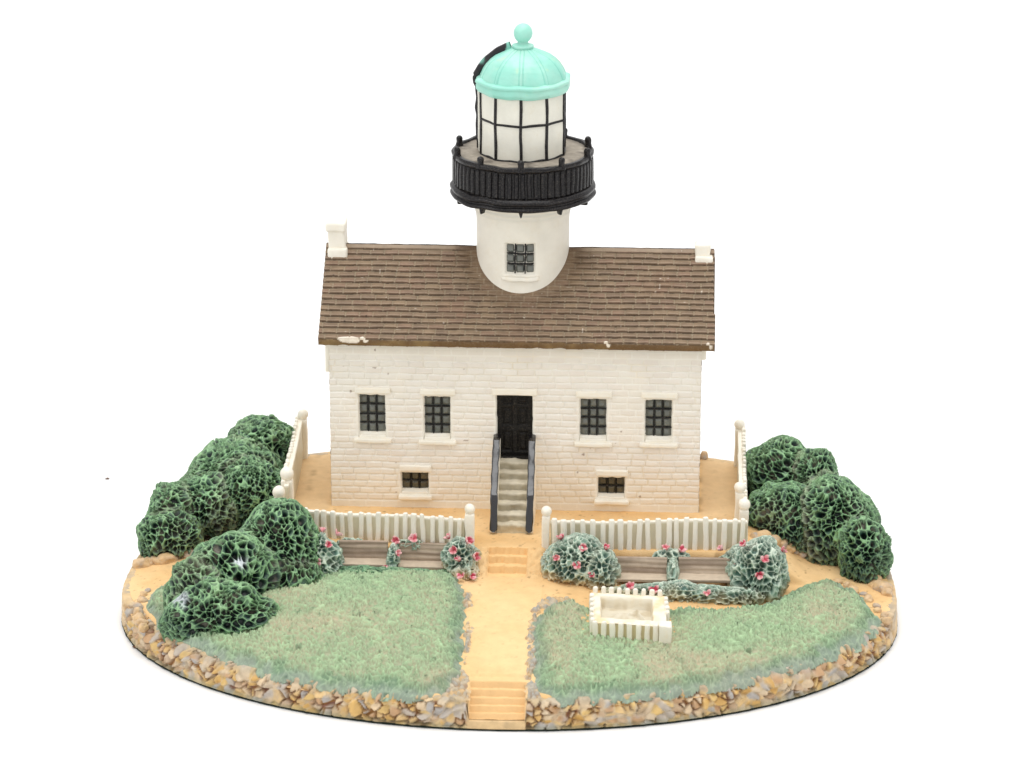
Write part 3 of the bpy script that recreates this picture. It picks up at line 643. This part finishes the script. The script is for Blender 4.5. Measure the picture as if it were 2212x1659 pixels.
# ---- roof
X0, X1 = -4.22, 4.25
NC = 16; SL = math.hypot(RY+.25, RZ-EZ); sy, sz = (RY+.25)/SL, (RZ-EZ)/SL
nxr = 520; nvr = 300
us = np.linspace(X0, X1, nxr); vs = np.linspace(0, SL, nvr)      # v up the slope
def slope(sgn, seed):
    U, Vv = np.meshgrid(us, vs, indexing='ij'); u = U.ravel(); v = Vv.ravel(); P = np.stack([u, v, 0*u+seed], 1)
    cl = SL*.955/NC; vw = v+.014*vnoise(P, 1.6, seed)+.007*vnoise(P, 6, seed+1)
    row = np.floor(vw/cl); 
    k = h3(row.astype(int), row.astype(int)*5, row.astype(int)*0, seed)
    bw = .29+.05*k; uu = u/bw+k*9+.5*(row % 2)+.15*vnoise(P*np.array([1, 0, 1])+row[:, None], 2, 5); b0 = np.floor(uu).astype(int); fb = uu-b0
    idn = h3(b0, row.astype(int), b0*0+2, seed)
    vw2 = vw+.005*(idn-.5); f = np.clip(vw2/cl-row, 0, 1)
    lift = ss(0, .13, f)*(1-f)**.8                    # lip at the lower edge of each course
    ev = np.minimum(fb, 1-fb)*bw; gv = ss(.002, .02, ev)
    ridge = ss(SL*.955, SL*.965, v)
    hgt = (.07*lift*(.55+.45*gv)-.012*(1-gv))*(1-ridge)+ridge*.045+.006*fbm(P, 6, seed+3)
    # lay the top of course n under course n+1
    hgt = hgt-.0*f
    near = ss(1.06, 1.3, np.hypot(u-.085, (-.25+v*sy)-1.75)); hgt = hgt*near+.035*(1-near)
    y = -.25+v*sy-sz*hgt; z = EZ+v*sz+sy*hgt
    if sgn < 0: y = 2*RY-y
    c = pick(idn, [lin('#836c55'), lin('#877059'), lin('#7e6853'), lin('#8b745b'), lin('#866b56')])
    c = mixc(c, lin('#ab9b82'), (ss(.5, .95, f)*.5+(1-gv)*.8)*(1-ridge))     # dust lying in the laps and joints
    c = mixc(c, lin('#b09a84'), ss(.1, .16, f)*ss(.30, .2, f)*.5*(1-ridge))    # drybrushed lip
    c = mixc(c, lin('#3c2b1e'), ss(.10, .01, f)*.9*(1-ridge))                  # dark wash left in the grooves
    rr_ = fbm(P, 1.3, seed+7); c = mixc(c, lin('#8e6f58'), ss(.1, .6, rr_)*.4)
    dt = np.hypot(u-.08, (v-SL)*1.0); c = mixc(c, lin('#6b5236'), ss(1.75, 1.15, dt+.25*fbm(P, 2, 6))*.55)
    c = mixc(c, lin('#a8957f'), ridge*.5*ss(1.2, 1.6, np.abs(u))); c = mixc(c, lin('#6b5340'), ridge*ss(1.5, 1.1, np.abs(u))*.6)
    pin = ss(.88, .95, vnoise(P, 9, 44)); c = mixc(c, lin('#2a1f18'), pin*.8*(f < .2))
    wht = ss(.93, .98, vnoise(P, 11, 47)); c = mixc(c, lin('#e8ddcc'), wht*.7)
    if sgn > 0:
        for cx_, w_ in ((-3.58, .24), (-3.26, .06), (1.97, .05), (4.15, .03)):
            ch = ss(1.05, .9, np.hypot((u-cx_)/w_, v/.05)+.35*vnoise(P, 8, 3)); c = mixc(c, lin('#f3e7d6'), ch)
    V = np.stack([u, y, z], 1)
    # right hand edge is ragged with the course ends
    V[:, 0] += np.where(u > X1-.02, .03*(lift-.3)+.03*(v < .8), 0)
    return V, gridq(nxr, nvr, flip=(sgn < 0)), c
Va, Qa, ca_ = slope(1, 11); Vb, Qb, cb_ = slope(-1, 13)
# fascia, underside and gable ends joined to the two slopes
def band(edge, dy, dz, ncol, n=8):
    t = np.linspace(0, 1, n); E = Va[edge] if dy is not None else None
    return None
th_ = .14
prs = [(Va, Qa), (Vb, Qb)]; cls = [ca_, cb_]
for VV, sg in ((Va, 1), (Vb, -1)):
    e0 = VV[np.arange(nxr)*nvr]                                  # eave edge
    n_ = 7; t = np.linspace(0, 1, n_)
    low = e0+np.array([0, .03*sg, -th_]); F = e0[:, None, :]*(1-t[None, :, None])+low[:, None, :]*t[None, :, None]
    F = F.reshape(-1, 3); F = F+np.array([0, -.008*sg, 0])*np.tile(np.array([0, 1, 1.5, 1, .5, 1, 0]), nxr)[:, None]
    P = F.copy(); cF = mixc(np.tile(lin('#6e5231'), (len(F), 1)), lin('#8a7048'), ss(0, .6, fbm(P, 2, 9)))
    if sg > 0:
        for cx_, w_ in ((-3.58, .24), (-3.26, .06), (1.97, .04), (4.15, .03)):
            ch = ss(1.05, .9, np.hypot((F[:, 0]-cx_-.05)/w_, (EZ-F[:, 2])/.08)+.35*vnoise(P, 8, 3)); cF = mixc(cF, lin('#f3e7d6'), ch)
    prs.append((F, gridq(nxr, n_, flip=(sg > 0)))); cls.append(cF)
    und = np.stack([low, np.stack([low[:, 0], np.full(nxr, RY), np.full(nxr, RZ-th_)], 1)], 1).reshape(-1, 3)
    prs.append((und, gridq(nxr, 2))); cls.append(np.tile(lin('#6e5a44'), (len(und), 1)))
    for col_i in (0, nxr-1):
        a = VV[col_i*nvr+np.arange(nvr)]; b = a.copy(); v = np.linspace(0, SL, nvr)
        b[:, 1] = (-.22+v*(RY+.22)/SL) if sg > 0 else 2*RY-(-.22+v*(RY+.22)/SL); b[:, 2] = EZ-th_+v*(RZ-EZ)/SL
        V2 = np.stack([a, b], 1).reshape(-1, 3); prs.append((V2, gridq(nvr, 2, flip=(col_i == 0) == (sg > 0)))); cls.append(np.tile(lin('#6b5540'), (len(V2), 1)))
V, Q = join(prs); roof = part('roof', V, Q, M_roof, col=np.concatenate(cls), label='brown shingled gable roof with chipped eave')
V, Q = join([box_pts(-4.15, -3.77, 1.5, 1.98, 6.35, 7.28, .05, 8), box_pts(-4.19, -3.75, 1.46, 2.02, 7.24, 7.44, .05, 8), box_pts(-4.17, -3.74, 1.42, 2.04, 6.4, 6.88, .06, 8)])
V[:, 0] += np.where(V[:, 2] > 6.9, -(V[:, 2]-6.9)*.03, 0)
part('chimney', wob(V, .018, 4, 3), Q, M_cream, roof, label='taller cream chimney')
V, Q = join([box_pts(3.84, 4.17, 1.52, 1.98, 6.35, 7.06, .05, 8), box_pts(3.83, 4.25, 1.44, 2.04, 6.35, 6.82, .05, 8)])
part('chimney', wob(V, .02, 4, 9), Q, M_trim, roof, label='stubby broken-off chimney')

# ------------------------------------------------------------------ tower
TX, TY = .085, 1.75
prof = dense([(1.0, 5.3), (1.005, 6.0), (1.01, 7.0), (1.01, 7.55), (1.03, 7.75), (1.04, 7.76), (1.02, 7.79), (1.045, 7.86), (1.06, 7.87), (1.04, 7.9), (1.10, 8.0), (1.22, 8.12)], .03)
W0, W1, WZ0, WZ1 = -.335, .315, 6.58, 7.26
def tw(T, Z, R):
    T2 = np.where(T > math.pi, T-2*math.pi, T); xx = np.sin(T2)*R
    d = np.minimum(np.minimum(xx-W0, W1-xx), np.minimum(Z-WZ0, WZ1-Z)); d = np.where(np.abs(T2) < 1.2, d, -1)
    return 1-.075*ss(-.015, .015, d)
V, Q = lathe_np(prof, 420, TX, TY, tw)
tower = part('tower_shaft', wob(V, .012, 2.0, 4), Q, M_cream, label='round cream tower rising through the roof')
n = 60; U, Z = np.meshgrid(np.linspace(W0-.01, W1+.01, n), np.linspace(WZ0-.01, WZ1+.01, n), indexing='ij'); u = U.ravel(); z = Z.ravel()
fu = ((u-W0)/(W1-W0)*3) % 1; fz = ((z-WZ0)/(WZ1-WZ0)*3) % 1; pil = ss(0, .3, np.minimum(fu, 1-fu))*ss(0, .3, np.minimum(fz, 1-fz))
rad = 1.01-.05+.035*pil-.03
wn = part('window', np.stack([TX+u, TY-np.sqrt(np.maximum(rad**2-u*u, 0)), z], 1), gridq(n, n), M_pane, label='square tower window above the roof')
pp = []
for i in (1, 2):
    xx = W0+(W1-W0)*i/3; pp.append(box_pts(xx-.015, xx+.015, -.985, -.93, WZ0, WZ1, .016, 16))
    zz = WZ0+(WZ1-WZ0)*i/3; pp.append(box_pts(W0+.04, W1-.03, -.988, -.93, zz-.015, zz+.015, .016, 24))
V, Q = join(pp); V[:, 1] += 1-np.sqrt(1-np.clip(V[:, 0], -.9, .9)**2); V = wob(wob(V, .008, 5, 13), .005, 25, 4)+np.array([TX, TY, 0])
part('glazing_bars', V, Q, M_black, wn)
V, Q = box_pts(-.42, .40, -1.075, -.9, WZ0-.16, WZ0-.06, .035, 20); V[:, 1] += 1-np.sqrt(1-V[:, 0]**2); part('sill', wob(V, .01, 5, 3)+np.array([TX, TY, 0]), Q, M_trim, wn)

# gallery
prof = dense([(1.10, 7.98), (1.30, 8.06), (1.50, 8.10), (1.57, 8.12), (1.59, 8.16), (1.565, 8.20), (1.53, 8.22), (1.54, 8.25), (1.585, 8.28), (1.585, 8.32), (1.54, 8.37), (1.475, 8.40)], .02)
V, Q = lathe_np(prof, 400, TX, TY); gal = part('gallery_deck', wob(V, .02, 3, 4), Q, M_black, label='black double-ringed gallery rim')
prof = dense([(1.475, 8.38), (1.47, 8.98)], .02)
NB = 64
def ribs(T, Z, R):
    ph = (T*NB/(2*math.pi)+.08*np.sin(T*7)) % 1; return 1+.036*ss(.34, .2, np.abs(ph-.5))*ss(8.39, 8.42, Z)*ss(8.99, 8.95, Z)
V, Q = lathe_np(prof, NB*16, TX, TY, ribs); part('balustrade', wob(V, .012, 4, 6), Q, M_black, gal)
prof = dense([(1.455, 8.96), (1.50, 8.97), (1.535, 9.01), (1.54, 9.06), (1.51, 9.10), (1.45, 9.10), (1.43, 9.06), (1.42, 9.02)], .015)
V, Q = lathe_np(prof, 360, TX, TY); part('top_rail', wob(V, .018, 3.5, 9), Q, M_black, gal)
prof = dense([(1.44, 9.04), (1.2, 9.055), (.8, 9.06), (.3, 9.06)], .03)
V, Q = lathe_np(prof, 360, TX, TY); V = wob(V, .012, 5, 3); rad = np.hypot(V[:, 0]-TX, V[:, 1]-TY)
c = mixc(np.tile(lin('#a09688'), (len(V), 1)), lin('#5a524b'), np.clip(ss(.1, .6, fbm(V, 3.5, 7))+ss(1.25, 1.42, rad)*.8+ss(1.0, .9, rad)*.5, 0, 1)*.75); c = mixc(c, lin('#cfc6b6'), ss(.3, .7, vnoise(V, 9, 3))*.3)
part('gallery_floor', V, Q, M_gal, gal, col=c)
for i in range(10):
    a = math.radians(36*i+1)
    prof = [(0, .215), (.04, .207), (.068, .18), (.076, .14), (.07, .10), (.066, .05), (.085, .0), (.09, -.06)]
    V, Q = lathe_np(prof, 18, 0, 0); V = V*np.array([1, 1, .95])+np.array([TX+1.47*math.sin(a), TY-1.47*math.cos(a), 9.06])
    part('rail_knob', wob(V, .012, 8, i), Q, M_black, gal)
    V, Q = box_pts(-.06, .06, -.12, .03, -.1, .05, .03, 4); k_ = np.clip((V[:, 2]+.1)/.15, 0, 1); V[:, 0] *= .25+.75*k_; 
    R = np.array([[math.cos(a), -math.sin(a), 0], [math.sin(a), math.cos(a), 0], [0, 0, 1]])
    V = V@R.T; V += np.array([TX+1.46*math.sin(a), TY-1.46*math.cos(a), 8.06])-np.array([.10*math.sin(a), -.10*math.cos(a), -.015]); part('bracket', wob(V, .012, 6, i), Q, M_black, gal)

# lantern room (ten sides, an edge to the front)
def deca(r_in, k=1.0):
    def f(T, Z, R):
        a = (T) % (2*math.pi/10); a = a-math.pi/10
        return (1-k)+k*(math.cos(math.pi/10)/np.cos(a))
    return f
prof = dense([(.935, 9.03), (.935, 10.55)], .04)
V, Q = lathe_np(prof, 400, TX, TY, deca(0))
lant = part('lantern_room', wob(V, .01, 3, 4), Q, M_lant, label='ten sided cream lantern room with black bars')
pp = []
for i in range(10):
    a = math.radians(36*i)
    V, Q = box_pts(-.029, .029, -.024, .035, 9.07, 10.5, .022, 30)
    V[:, 0] = V[:, 0]*1.15+.006*np.sin(V[:, 2]*5+i*2)
    R = np.array([[math.cos(a), -math.sin(a), 0], [math.sin(a), math.cos(a), 0], [0, 0, 1]])
    V = V@R.T+np.array([TX+.938*math.sin(a), TY-.938*math.cos(a), 0]); part('glazing_bar', wob(V, .006, 5, i), Q, M_black, lant)
prof = dense([(.93, 9.815), (.957, 9.825), (.96, 9.845), (.957, 9.865), (.93, 9.875)], .01)
V, Q = lathe_np(prof, 400, TX, TY, deca(0)); V[:, 2] += .012*vnoise(V, 2.0, 5); part('crossbar', wob(V, .004, 6, 3), Q, M_black, lant)
prof = dense([(.93, 9.03), (.965, 9.04), (.965, 9.075), (.94, 9.09)], .01)
V, Q = lathe_np(prof, 400, TX, TY, deca(0)); V[:, 2] += .018*vnoise(V, 3.5, 8); part('foot_bar', wob(V, .01, 7, 3), Q, M_black, lant)

# dome
def mintc(V, seed):
    c = mixc(np.tile(lin('#97dac8'), (len(V), 1)), lin('#ace0cf'), ss(-.3, .5, fbm(V, 2, seed)))
    c = mixc(c, lin('#8fd9c6'), ss(.2, .7, fbm(V, 3.3, seed+5))*.5)
    return mixc(c, lin('#c8dfa8'), ss(.35, .7, fbm(V, 5, seed+9))*.35)
prof = dense([(.95, 10.43), (1.0, 10.45), (1.045, 10.52), (1.045, 10.6), (1.03, 10.63), (1.06, 10.66), (1.055, 10.70), (1.0, 10.73), (.92, 10.74)], .02)
V, Q = lathe_np(prof, 400, TX, TY, deca(0, 1.0)); V[:, 2] += -.02*np.abs(np.sin(5*np.arctan2(V[:, 0]-TX, -(V[:, 1]-TY))))
V = wob(V, .014, 4, 7)
dome = None
pr = [(.93, 10.70), (.905, 10.78), (.865, 10.88), (.80, 10.99), (.71, 11.09), (.59, 11.18), (.45, 11.25), (.32, 11.31), (.19, 11.36)]
Vd, Qd = lathe_np(dense(pr, .03), 420, TX, TY, lambda T, Z, R: 1+.034*ss(.036, .014, np.abs(((T*10/(2*math.pi)+.5) % 1)-.5)*2*math.pi/10*np.maximum(R, .3)))
Vd = wob(Vd, .008, 5, 3); cdm = mintc(Vd, 3)
T_ = np.arctan2(Vd[:, 0]-TX, -(Vd[:, 1]-TY)) % (2*math.pi); rb = np.abs(((T_*10/(2*math.pi)+.5) % 1)-.5)*2*math.pi/10*np.maximum(np.hypot(Vd[:, 0]-TX, Vd[:, 1]-TY), .3)
cdm = mixc(cdm, lin('#7cc7b4'), ss(.06, .045, rb)*ss(.028, .038, rb)*.8)  # shade beside each rib painted in as darker mint lines
dome = part('dome', Vd, Qd, M_mint, col=cdm, label='ribbed mint green lantern dome')
part('dome_cornice', V, Q, M_mint, dome, col=mintc(V, 13))
pr = dense([(.14, 11.3), (.21, 11.34), (.235, 11.38), (.232, 11.41), (.15, 11.435), (.115, 11.46), (.11, 11.49), (.15, 11.52)], .015)+[(.206*math.cos(a), 11.67+.212*math.sin(a)) for a in np.linspace(-.72, math.pi/2-.02, 22)]
V, Q = lathe_np(pr, 90, TX, TY); V = wob(V, .006, 5, 3); part('finial', V, Q, M_mint, dome, col=mintc(V, 23))
# black ladder running up the left of lantern and dome
path = [(.99, 9.08), (1.0, 9.6), (1.0, 10.2), (1.01, 10.45), (1.04, 10.52), (1.05, 10.66), (.99, 10.76), (.93, 10.87), (.87, 10.97), (.78, 11.08), (.66, 11.18), (.52, 11.27), (.38, 11.34), (.26, 11.39)]
pts = np.array(dense(path, .025)); t = np.gradient(pts, axis=0); t /= np.linalg.norm(t, axis=1, keepdims=True); nn = np.stack([t[:, 1], -t[:, 0]], 1)
m_ = 16; an = np.linspace(0, 2*math.pi, m_, endpoint=False); ca = np.sign(np.cos(an))*np.abs(np.cos(an))**.5; sa = np.sign(np.sin(an))*np.abs(np.sin(an))**.5
hw = np.where(pts[:, 1] > 10.5, .055, .04); tk = np.where(pts[:, 1] > 10.7, .075, .038)
pr_ = pts[:, :1]+nn[:, :1]*sa*tk[:, None]; pz_ = pts[:, 1:]+nn[:, 1:]*sa*tk[:, None]; sd_ = ca[None, :]*hw[:, None]
a = math.radians(-97); V = np.stack([TX+pr_*math.sin(a)+sd_*math.cos(a), TY-pr_*math.cos(a)+sd_*math.sin(a), pz_], -1).reshape(-1, 3)
Q = gridq(len(pts), m_); i = np.arange(len(pts)-1)*m_; Q = np.concatenate([Q, np.stack([i+m_-1, i+2*m_-1, i+m_, i], 1)])
c = np.tile(lin('#1a181c'), (len(V), 1)); c = mixc(c, lin('#8fd5c2'), ss(.15, .4, vnoise(V, 5, 77))*ss(10.95, 11.02, V[:, 2])*.9)
part('ladder_strip', wob(V, .025, 5, 9), Q, M_mint, dome, col=c, label='black painted strip climbing the left side of lantern and dome')
V, Q = box_pts(-.09, .09, -.04, .06, 9.08, 10.45, .03, 16); a = math.radians(-83); R = np.array([[math.cos(a), -math.sin(a), 0], [math.sin(a), math.cos(a), 0], [0, 0, 1]])
V = wob(V, .012, 5, 3)@R.T+np.array([TX+.93*math.sin(a), TY-.93*math.cos(a), 0]); part('lantern_hatch', V, Q, M_lant, lant)

# ------------------------------------------------------------------ fences
def post(par, x, y, zb, zt, w, seed, ball=.11):
    """zt = top of the ball"""
    nz = zt-ball*2.05
    V, Q = box_pts(x-w/2, x+w/2, y-w/2, y+w/2, zb-.12, nz+.02, .03, 8)
    pr = dense([(ball*.8, nz-.03), (ball*.72, nz+.02)], .02)+[(ball*math.cos(a), nz+ball*1.02+ball*1.05*math.sin(a)) for a in np.linspace(-.9, math.pi/2-.02, 16)]
    V2, Q2 = lathe_np(pr, 28, x, y); V, Q = join([(V, Q), (V2, Q2)])
    part('fence_post', wob(V, .018, 4, seed), Q, M_trim, par)
def fence(x0, y0, zb0, zt0, x1, y1, zb1, zt1, n, out, label, seed, posts, wid=.125, tall=.07):
    """board with pickets standing proud on the out side; zt = rail top"""
    a = np.array([x0, y0]); b = np.array([x1, y1]); d = (b-a); L = np.linalg.norm(d); d /= L; nn = np.array([d[1], -d[0]])*out
    nu = int(L/.04); U, T = np.meshgrid(np.linspace(0, 1, nu), np.linspace(0, 1, 16), indexing='ij'); u = U.ravel(); t = T.ravel()
    th2 = .055; per = [(-1, 0), (-1, 1), (1, 1), (1, 0)]
    pv = []
    V, Q = rbox_np((L/2, th2, .5), .02, 40)
    f = (V[:, 0]/L+.5)[:, None]; zb = zb0+(zb1-zb0)*f[:, 0]-.1; zt = zt0+(zt1-zt0)*f[:, 0]
    W = np.stack([a[0]+d[0]*f[:, 0]*L+nn[0]*V[:, 1], a[1]+d[1]*f[:, 0]*L+nn[1]*V[:, 1], zb+(V[:, 2]+.5)*(zt-zb)], 1)
    bowed = .02*np.sin(f[:, 0]*9+seed); W[:, 2] += bowed*(V[:, 2] > 0)
    W = wob(W, .012, 4, seed)
    cw = mixc(np.tile(lin('#d4cab0'), (len(W), 1)), lin('#f2ecdd'), ss(-.07, -.02, W[:, 2]-(zt+bowed))); cw = mixc(cw, lin('#b59c6e'), ss(.1, .6, fbm(W, 3, seed))*.5*ss(.3, .0, W[:, 2]-zb-.15))
    o = part('fence', W, Q, M_brick, col=cw, label=label)
    for i in range(n):
        ff = (i+.5)/n+rr.uniform(-.006, .006); c = a+d*ff*L; zb = zb0+(zb1-zb0)*ff-.12; zt = zt0+(zt1-zt0)*ff+tall*rr.uniform(.6, 1.3)+.02*math.sin(ff*9+seed)
        V, Q = rbox_np((wid/2*rr.uniform(.8, 1.05), .045, (zt-zb)/2), .035, 6)
        V[:, 0] += .02*rr.uniform(-1, 1)*V[:, 2]/((zt-zb)/2)
        W = np.stack([c[0]+d[0]*V[:, 0]+nn[0]*(V[:, 1]+.075), c[1]+d[1]*V[:, 0]+nn[1]*(V[:, 1]+.075), V[:, 2]+(zb+zt)/2], 1)
        part('picket', wob(wob(W, .012, 5, seed+i), .006, 16, seed), Q, M_trim, o)
    for (px, py, zb, zt, w_, bl) in posts: post(o, px, py, zb, zt, w_, seed+int(px*10), bl)
    return o
fence(-4.45, -1.75, 1.35, 1.99, -.95, -2.2, 1.3, 2.06, 18, 1, 'white picket fence left of the gate', 21, [(-.85, -2.2, 1.3, 2.4, .20, .115)])
fence(.87, -2.2, 1.2, 2.03, 5.05, -2.0, 1.15, 2.08, 21, 1, 'white picket fence right of the gate', 33, [(.775, -2.2, 1.3, 2.38, .17, .115)])
fence(-5.02, 3.05, 1.4, 2.34, -4.86, -1.25, 1.4, 2.38, 22, 1, 'cream fence along the left side of the yard', 45,
      [(-4.96, 2.95, 1.4, 2.60, .2, .125), (-4.86, -1.0, 1.35, 2.69, .24, .15), (-4.98, -1.6, 1.3, 2.48, .22, .14)])
fence(4.93, 3.05, 1.4, 2.28, 4.93, -1.25, 1.4, 2.18, 22, -1, 'cream fence along the right side of the yard', 57,
      [(4.91, 2.95, 1.4, 2.54, .2, .12), (4.89, -1.0, 1.35, 2.54, .2, .12), (4.97, -1.6, 1.25, 2.41, .2, .13)])

# ------------------------------------------------------------------ bench sections
def bench(x0, x1, yb, zt, zs, yf, label, seed):
    def wood(V, dark):
        P = V*np.array([.6, 5, 9]); g = fbm(P, 1.6, seed)
        c = mixc(np.tile(lin('#a3907f'), (len(V), 1)), lin('#c6b4a0'), ss(-.2, .5, g)); c = mixc(c, lin('#8a7768'), ss(.1, .6, -g)*.6)
        return mixc(c, lin('#d8c6ae'), dark)
    V, Q = box_pts(x0, x1, yb-.03, yb+.06, zs-.1, zt, .015, 30); V[:, 1] += (V[:, 2]-zs)*.18
    V = V+np.array([0, 1, 0])*(.006*np.sin(V[:, 2]*60+2*vnoise(V, 1.5, seed)))[:, None]
    o = part('bench_section', V, Q, M_wood, col=wood(V, .05*np.ones(len(V))), label=label)
    V, Q = box_pts(x0-.01, x1+.01, yf, yb, zs-.075, zs, .02, 30); V = wob(V, .008, 6, seed); part('seat', V, Q, M_wood, o, col=wood(V, ss(zs-.04, zs, V[:, 2])*.75))
bench(-3.62, -2.58, -2.40, 1.56, 1.20, -2.76, 'grey brown bench section farthest left', 3)
bench(-2.34, -1.28, -2.40, 1.53, 1.17, -2.76, 'grey brown bench section next to the left gate bush', 5)
bench(2.27, 3.36, -2.68, 1.42, 1.10, -3.05, 'grey brown bench section next to the right gate bush', 7)
bench(3.60, 4.70, -2.68, 1.44, 1.12, -3.05, 'grey brown bench section farthest right', 9)

# ------------------------------------------------------------------ small picket enclosure
cx, cy, zt = 2.61, -4.83, 1.17
hx, hy = .75, .80
n = 110; U, W_ = np.meshgrid(np.linspace(-1, 1, n), np.linspace(-1, 1, n), indexing='ij'); u = U.ravel(); v = W_.ravel()
x = cx+u*hx+.03*v*-1; y = cy+v*hy-.07*u; P = np.stack([x, y, 0*x], 1)
ins = np.minimum(np.minimum(u+.80, .66-u), np.minimum(v+.62, .80-v))
bas = ss(0, .05, ins+.015*vnoise(P, 5, 3))
blob = .09*ss(.3, .0, np.hypot((u+.2)/1.2, v-.15))+.09*ss(.06, .02, np.abs((u-.3)+(v-.1)*.35))*ss(.5, .3, np.abs(v-.1))+.045*ss(.09, .03, np.abs((u-.18)*.7-(v-.3)))*ss(.25, .15, np.abs(u-.15))+.05*ss(.5, .8, u)*(v < .3)
z = zt+.02*fbm(P, 3, 3)-bas*(.26-.10*ss(.6, -.6, v)-blob)
c = mixc(mixc(np.tile(lin('#f1ead8'), (len(x), 1)), lin('#ecd3a0'), ss(-.1, .5, fbm(P, 3, 8))*.8), lin('#ddd4bf'), bas); c = mixc(c, lin('#b39c70'), bas*ss(.0, .5, fbm(P, 4, 18))*.4)
V = np.stack([x, y, z], 1)
pen = part('picket_enclosure', V, gridq(n, n), M_brick, col=c, label='low square picket enclosure standing on the right lawn')
def pk(px, py, rot, w_, z0, z1):
    V, Q = rbox_np((w_/2, .05, (z1-z0)/2), .04, 5); ca, sa = math.cos(rot), math.sin(rot)
    W = np.stack([px+ca*V[:, 0]-sa*V[:, 1], py+sa*V[:, 0]+ca*V[:, 1], V[:, 2]+(z0+z1)/2], 1)
    part('picket', wob(wob(W, .012, 5, int(px*50)), .007, 15, 2), Q, M_trim, pen)
def pos(u, v): return cx+u*hx-.03*v, cy+v*hy-.07*u
for i in range(9):
    px, py = pos(-.93+i*.225, 1.03); pk(px, py, -.11, .10, .8, zt+.13)
for i in range(8):
    px, py = pos(-.95+i*.235, -1.0); pk(px, py, -.11, .11, .78, zt+.05)
for i in range(6):
    px, py = pos(-1.03, .75-i*.32); pk(px, py, math.pi/2, .13, .8, zt+.06)
    if i < 4: px, py = pos(1.03, .75-i*.3); pk(px, py, math.pi/2, .13, .8, zt+.07)
a0, b0 = pos(.97, -.86); V, Q = box_pts(a0-.14, a0+.12, b0-.2, b0+.12, .78, zt+.05, .03, 6); part('corner_block', wob(V, .015, 4, 3), Q, M_trim, pen)
V, Q = box_pts(-hx*.98, hx*.98, -hy*.97, hy*.97, .75, zt-.34, .02, 10); V += np.array([cx, cy, 0]); V[:, 1] -= .07*(V[:, 0]-cx)/hx
wl = []
for (u0, v0, u1, v1) in ((-1, -1, 1, -1), (1, -1, 1, 1), (1, 1, -1, 1), (-1, 1, -1, -1)):
    A = pos(u0, v0); B_ = pos(u1, v1); T = np.linspace(0, 1, 20); wl.append((np.stack([np.array([[A[0]+(B_[0]-A[0])*t, A[1]+(B_[1]-A[1])*t, zz] for zz in (.75, zt)]) for t in T]).reshape(-1, 3), gridq(20, 2)))
V, Q = join(wl); part('enclosure_wall', V, Q, M_brick, pen, col=np.tile(lin('#c9b991'), (len(V), 1)))

# ------------------------------------------------------------------ crumbs on the tabletop
for (x, y, s, lb) in ((-9.85, 5.02, .03, 'tiny brown crumb on the white tabletop behind the left end'), (-7.66, -4.68, .05, 'tiny reddish brown crumb on the white tabletop before the left rim')):
    V0, F = ico(3); V = V0*(1+.5*vnoise(V0+x, 1.5, 3))[:, None]*np.array([s*1.4, s, s*.6])+np.array([x, y, s*.5])
    o = mesh_np('crumb', V, F, M_crumb); o['label'] = lb; o['category'] = 'crumb'; o['group'] = 'crumbs on the tabletop'
